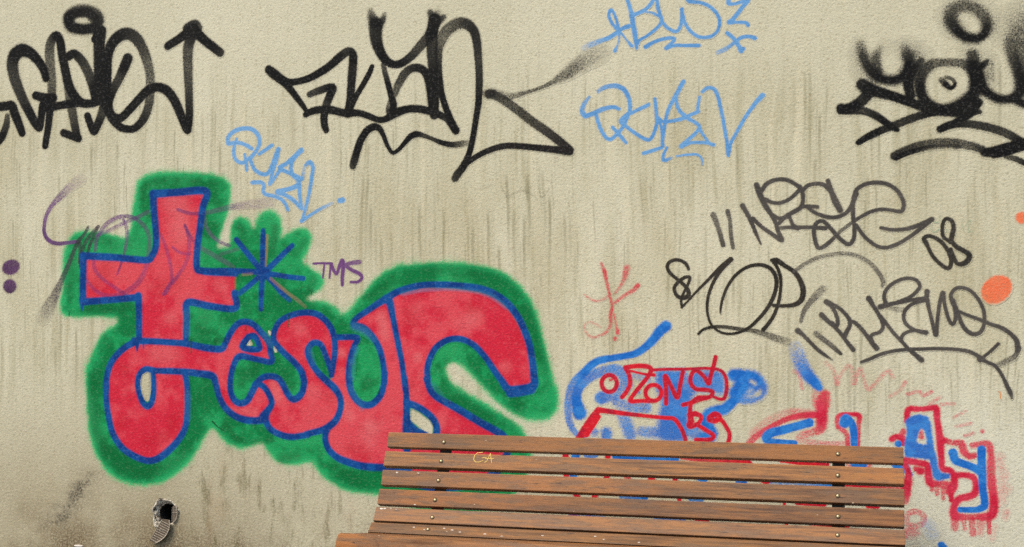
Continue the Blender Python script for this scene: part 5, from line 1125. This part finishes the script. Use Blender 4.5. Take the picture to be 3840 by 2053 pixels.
sheet('frame_line', st('N', [(1060, 640, 32), (1200, 632, 32), (1400, 630, 32), (1600, 622, 32), (1740, 640, 36), (1800, 710, 40), (1812, 820, 42), (1790, 918, 42), (1740, 932, 36), (1660, 900, 32)]), (176, 28, 54), RR2, **rr_)
sheet('roof_line', st('N', [(520, 1042, 62), (600, 1052, 56), (800, 1080, 46), (1000, 1102, 42), (1180, 1120, 42), (1280, 1132, 46), (1340, 1202, 46), (1382, 1290, 46), (1400, 1380, 46), (1405, 1500, 46)], [(520, 1042, 60), (462, 1120, 76), (402, 1210, 80), (350, 1295, 78), (280, 1400, 70)], [(518, 1110, 60), (452, 1205, 70), (400, 1290, 60)]), RR1, (178, 26, 50), **rr_)
sheet('numeral', st('N', [(1450, 970, 42), (1442, 1070, 46), (1452, 1150, 72), (1442, 1200, 72), (1520, 1180, 42), (1556, 1115, 42), (1500, 1082, 60), (1440, 1090, 60)], [(1530, 1200, 46), (1610, 1250, 46), (1678, 1300, 46), (1640, 1340, 46), (1500, 1340, 40)]), RR1, RR2, **rr_)
sheet('numeral', st('N', [(1640, 1120, 60), (1690, 1085, 60), (1735, 1110, 60), (1700, 1150, 60), (1640, 1140, 60)], [(1740, 1120, 50), (1800, 1200, 46), (1840, 1285, 46), (1825, 1370, 46), (1760, 1480, 46)]), RR1, RR2, **rr_)

# ---- paint glimpsed between the slats of the bench
lo = holder('graffiti_scrawl', 'S', 2700, 2050, 'scraps of red and blue paint glimpsed through the gaps of the bench back')
sheets_each('red_stroke', [('s', 'S', [(2120, 1690, 26), (2128, 1800, 22), (2180, 1900, 20), (2115, 1960, 20), (2060, 2040, 20)]), ('s', 'S', [(2280, 1700, 24), (2275, 1790, 22), (2235, 1850, 22), (2200, 1960, 20)]), ('s', 'S', [(2360, 1770, 22, .7), (2350, 1790, 22, .8), (2420, 1860, 18)]), ('s', 'S', [(2470, 1730, 24), (2445, 1790, 26), (2400, 1900, 18)]), ('s', 'S', [(2560, 1710, 30, .9), (2640, 1722, 30, .9), (2800, 1735, 28)]), ('s', 'S', [(2530, 1790, 20), (2545, 1860, 16), (2555, 1945, 18)]), ('s', 'S', [(2610, 1945, 20), (2650, 1950, 20)]), ('s', 'S', [(2800, 1730, 26), (2860, 1800, 26), (2890, 1800, 24)]), ('s', 'S', [(2930, 1725, 22), (3030, 1738, 24), (3100, 1742, 22)]), ('s', 'S', [(2990, 1885, 22), (3090, 1892, 20)]), ('s', 'S', [(3170, 1815, 22), (3240, 1820, 24), (3380, 1832, 22, .7)]), ('s', 'S', [(3255, 1898, 20), (3290, 1900, 20)]), ('s', 'S', [(2940, 1880, 12), (2950, 1970, 12)]), ('s', 'S', [(3040, 1970, 14, .6), (3110, 1978, 16), (3180, 1975, 14)]), ('s', 'S', [(3180, 1742, 26, .5), (3260, 1748, 20, .6)])], RR1, RR2, 's', lo)
sheets_each('blue_stroke', [('s', 'S', [(2160, 1700, 34), (2150, 1790, 30)]), ('s', 'S', [(2200, 1705, 26, .9), (2230, 1708, 24, .8)]), ('s', 'S', [(2310, 1712, 30), (2400, 1718, 34), (2530, 1724, 34)]), ('s', 'S', [(2620, 1790, 26), (2640, 1800, 26)]), ('s', 'S', [(2330, 1862, 20, .8), (2420, 1868, 22)]), ('s', 'S', [(2590, 1872, 18, .9), (2630, 1875, 18, .9)]), ('s', 'S', [(2140, 1935, 18, .6), (2260, 1940, 18, .7)]), ('s', 'S', [(2460, 1945, 20, .8), (2560, 1950, 20, .8)]), ('s', 'S', [(2770, 1808, 24, .9), (2790, 1810, 24)]), ('s', 'S', [(2900, 1812, 24, .6), (3030, 1820, 24, .7), (3110, 1825, 24)]), ('s', 'S', [(3200, 1740, 24), (3240, 1745, 24)]), ('s', 'S', [(3360, 1745, 30), (3390, 1745, 30), (3410, 1780, 26)])], BU1, BU2, 's', lo)

# ---- red edged blue letters at the right end of the bench
cy = holder('graffiti_tag', 'T', 1500, 1600, 'bold blue letters edged in crimson at the right end of the bench')
CR1, CR2 = (200, 32, 60), (208, 52, 76)
ck = dict(noise='s', parent=cy, soft=.4, mist=.12, fat=1.1)
sheet('crimson_edge', st('R', [(925, 215, 90, .9), (900, 300, 135, .9), (890, 400, 112), (890, 480, 112), (872, 560, 92, .9), (800, 592, 72, .66), (700, 622, 72, .45), (670, 660, 72, .45), (800, 697, 52, .4), (950, 712, 52, .45), (1100, 705, 42, .45)], [(830, 420, 70), (650, 432, 56, .9), (500, 480, 54, .9), (380, 540, 54, .9), (280, 602, 56, .85), (190, 670, 60, .75), (120, 760, 60, .6)], [(760, 410, 90, .45), (560, 420, 110, .4), (380, 490, 110, .35), (220, 610, 110, .3)], [(850, 200, 110, .4), (850, 300, 100, .5)]), CR1, CR2, label='crimson edge of the C', **ck)
sheet('crimson_edge', st('R', [(1060, 540, 38, .75), (1042, 500, 42, .78), (1052, 440, 42, .9), (1100, 412, 36), (1180, 412, 36), (1262, 432, 60), (1262, 520, 44, .85), (1256, 650, 42, .9), (1254, 760, 42)], [(1050, 545, 42, .75), (1100, 570, 52, .75), (1140, 620, 46, .85), (1150, 710, 50, .9), (1150, 850, 50)]), CR1, CR2, label='crimson edge of the L', **ck)
sheet('crimson_edge', st('R', [(1742, 480, 50), (1752, 390, 62), (1782, 360, 62), (1900, 362, 50), (2010, 350, 64), (2042, 362, 74), (2052, 470, 62), (2072, 600, 72), (2084, 720, 78), (2092, 850, 62), (2105, 960, 62), (2182, 982, 62), (2222, 1050, 72), (2212, 1150, 84), (2172, 1200, 72, .9)], [(1740, 880, 72), (1860, 902, 62), (1950, 930, 72), (1962, 1020, 72), (1982, 1100, 84), (2060, 1112, 62, .85), (2142, 1130, 92, .9)], [(1840, 965, 60, .9), (1885, 985, 82)], [(2190, 1150, 60), (2192, 1280, 46)], [(2110, 1180, 42, .7), (2112, 1260, 42, .75)], [(2050, 1120, 46, .7), (2052, 1212, 46, .72)], [(1992, 1100, 46), (2002, 1172, 46, .8)], [(1715, 900, 50), (1762, 1000, 52), (1752, 1100, 92), (1742, 1200, 82), (1735, 1292, 52, .75)], [(1712, 590, 62, .85), (1695, 620, 56, .8)], [(1596, 664, 62), (1640, 640, 62), (1700, 662, 62), (1706, 710, 52)], [(1890, 570, 32, .5), (1890, 640, 56, .85)]), CR1, CR2, label='crimson edge of the A with drips', **ck)
sheet('crimson_edge', st('T', [(1765, 300, 66), (1850, 322, 52, .8), (1942, 335, 72, .9), (1972, 412, 72, .9), (2022, 460, 62, .95), (2075, 452, 60, .9)], [(2060, 352, 60, .72), (2112, 342, 52, .82), (2212, 342, 72, .86), (2242, 440, 62, .9), (2244, 600, 82, .86), (2252, 760, 82, .92), (2270, 880, 86), (2270, 1000, 92), (2232, 1062, 92), (2100, 1072, 62, .85), (1980, 1072, 62, .85), (1882, 1060, 92), (1872, 970, 72), (1920, 892, 72), (2010, 870, 72), (2082, 830, 72), (2092, 742, 66), (2060, 672, 62), (1970, 650, 62), (1900, 652, 62)], [(1880, 1080, 72, .75), (1880, 1180, 70, .66)], [(1970, 1100, 42, .62), (1980, 1190, 40, .6)], [(2050, 1100, 62, .72), (2062, 1240, 60, .68)], [(2222, 1080, 46, .85), (2226, 1230, 42, .8)], [(2140, 1100, 90, .5), (2140, 1240, 60, .35)]), CR1, CR2, label='crimson edge of the Y with drips', **ck)
sheets_each('crimson_mist', st('T', [(2330, 480, 110, .3)], [(2350, 580, 90, .3), (2380, 650, 90, .25)], [(2400, 790, 110, .26)], [(2390, 1030, 80, .34), (2390, 1080, 60, .28)], [(2330, 720, 120, .2), (2340, 900, 120, .22)], [(2270, 1180, 90, .22), (2250, 1280, 80, .18)], soft=.8, mist=.2) + [ring('T', 1480, 1090, 92, 72, 62, .46)] + st('T', [(1400, 1240, 110, .52), (1480, 1230, 90, .5)], [(1420, 1180, 60, .4)], soft=.7), CR1, CR2, 's', cy, thr=.06)
qk = dict(noise='s', parent=cy, soft=.22, mist=.05)
sheet('blue_letter', st('R', [(765, 498, 92), (650, 532, 86), (500, 572, 90), (382, 602, 96), (332, 650, 96), (372, 690, 82), (500, 702, 72), (620, 702, 52)]), BU1, BU2, label='blue letter C', **qk)
sheet('blue_letter', st('R', [(1120, 500, 108), (1132, 455, 92), (1190, 505, 80), (1212, 600, 80), (1216, 720, 72), (1222, 900, 72)]), BU1, BU2, label='blue letter L', **qk)
sheet('blue_letter', [('p', [('R', [(1728, 480), (1780, 435), (1870, 412), (1950, 432), (1990, 500), (2004, 640), (2022, 760), (2050, 850), (2062, 950), (2095, 1002), (2180, 1010), (2180, 1062), (2060, 1085), (2012, 1055), (1990, 950), (1970, 875), (1850, 856), (1725, 842), (1720, 700), (1745, 600)])], dict(blur=.004, a=.97))] + st('R', [(1660, 712, 74)]), BU1, BU2, hole_ops=[([('R', [(1892, 560), (1925, 600), (1942, 712), (1850, 692), (1862, 620)])], .003)], label='blue letter A', **qk)
sheet('blue_letter', st('T', [(1860, 425, 90), (1885, 500, 84), (1960, 535, 82), (2060, 572, 82), (2140, 622, 80)], [(2150, 395, 90), (2150, 520, 88), (2156, 640, 84), (2162, 800, 78), (2178, 900, 78), (2172, 965, 80), (2100, 998, 64), (2000, 1000, 60), (1935, 998, 62)]), BU1, BU2, label='blue letter Y', **qk)
sheet('blue_bar', st('BB', [(265, 90, 100, .25), (285, 150, 110, .45), (310, 220, 106, .75), (350, 285, 100, .95), (405, 345, 88), (440, 386, 58)], soft=.4, mist=.12), BU1, BU2, 's', cy)
sheet('blue_haze', st('T', [(1620, 1160, 130, .26), (1650, 1240, 130, .25)], soft=.8, mist=.2) + st('T', [(1745, 1355, 76), (1780, 1400, 76), (1830, 1480, 80)]), BU1, BU2, 's', cy, thr=.06)
# ---- faint pink chalky zigzags above them
zz = holder('faint_scribble', 'X', 900, 1330, 'faint pink zigzag scribble above the crimson letters')
sheets_each('dash', st('X', [(60, 620, 62, .22), (150, 700, 54, .28), (200, 880, 62, .46), (230, 800, 42, .3), (340, 650, 52, .33), (400, 740, 50, .25), (412, 880, 62, .4), (490, 690, 52, .38), (540, 820, 46, .28), (592, 950, 54, .42), (680, 880, 52, .38), (780, 770, 52, .34), (860, 720, 52, .42), (905, 800, 52, .28)], [(1065, 860, 50, .42), (1000, 960, 42, .28), (870, 1045, 44, .32)], [(1095, 1012, 46, .6), (1240, 980, 42, .52), (1290, 1032, 44, .5), (1400, 980, 46, .58)], [(1380, 1130, 50, .35), (1510, 1050, 44, .38)], [(1520, 1142, 46, .38), (1680, 1136, 46, .4)], [(1830, 1230, 36, .4), (1680, 1312, 36, .42)], soft=.5, mist=.1)
      + st('R', [(2240, 535, 34, .34), (2390, 505, 36, .38)], [(2330, 630, 36, .4), (2415, 605, 36, .5)], [(2505, 585, 46, .7)], soft=.5, mist=.1) + st('BB', [(255, 265, 34, .3), (290, 290, 26, .4), (315, 390, 26, .45)], soft=.5), (206, 62, 84), (200, 50, 76), parent=zz, thr=.08)
# ---- pencil scratches in the middle of the wall
pn = holder('pencil_scratch', 'S', 1970, 750, 'faint pencil scratches on the bare plaster in the middle')
sheets_each('stroke', [('s', 'S', [(1880, 700, 4, .3), (1900, 740, 3, .35)]), ('s', 'S', [(1905, 735, 4, .3), (1960, 715, 3, .3), (2010, 740, 3, .25)]), ('s', 'S', [(1970, 700, 3, .3), (1975, 745, 3, .3)]), ('s', 'S', [(2020, 700, 3, .25), (2030, 740, 3, .25), (2060, 710, 3, .25)])], (80, 72, 52), (80, 72, 52), parent=pn, mist=0, thr=.1)
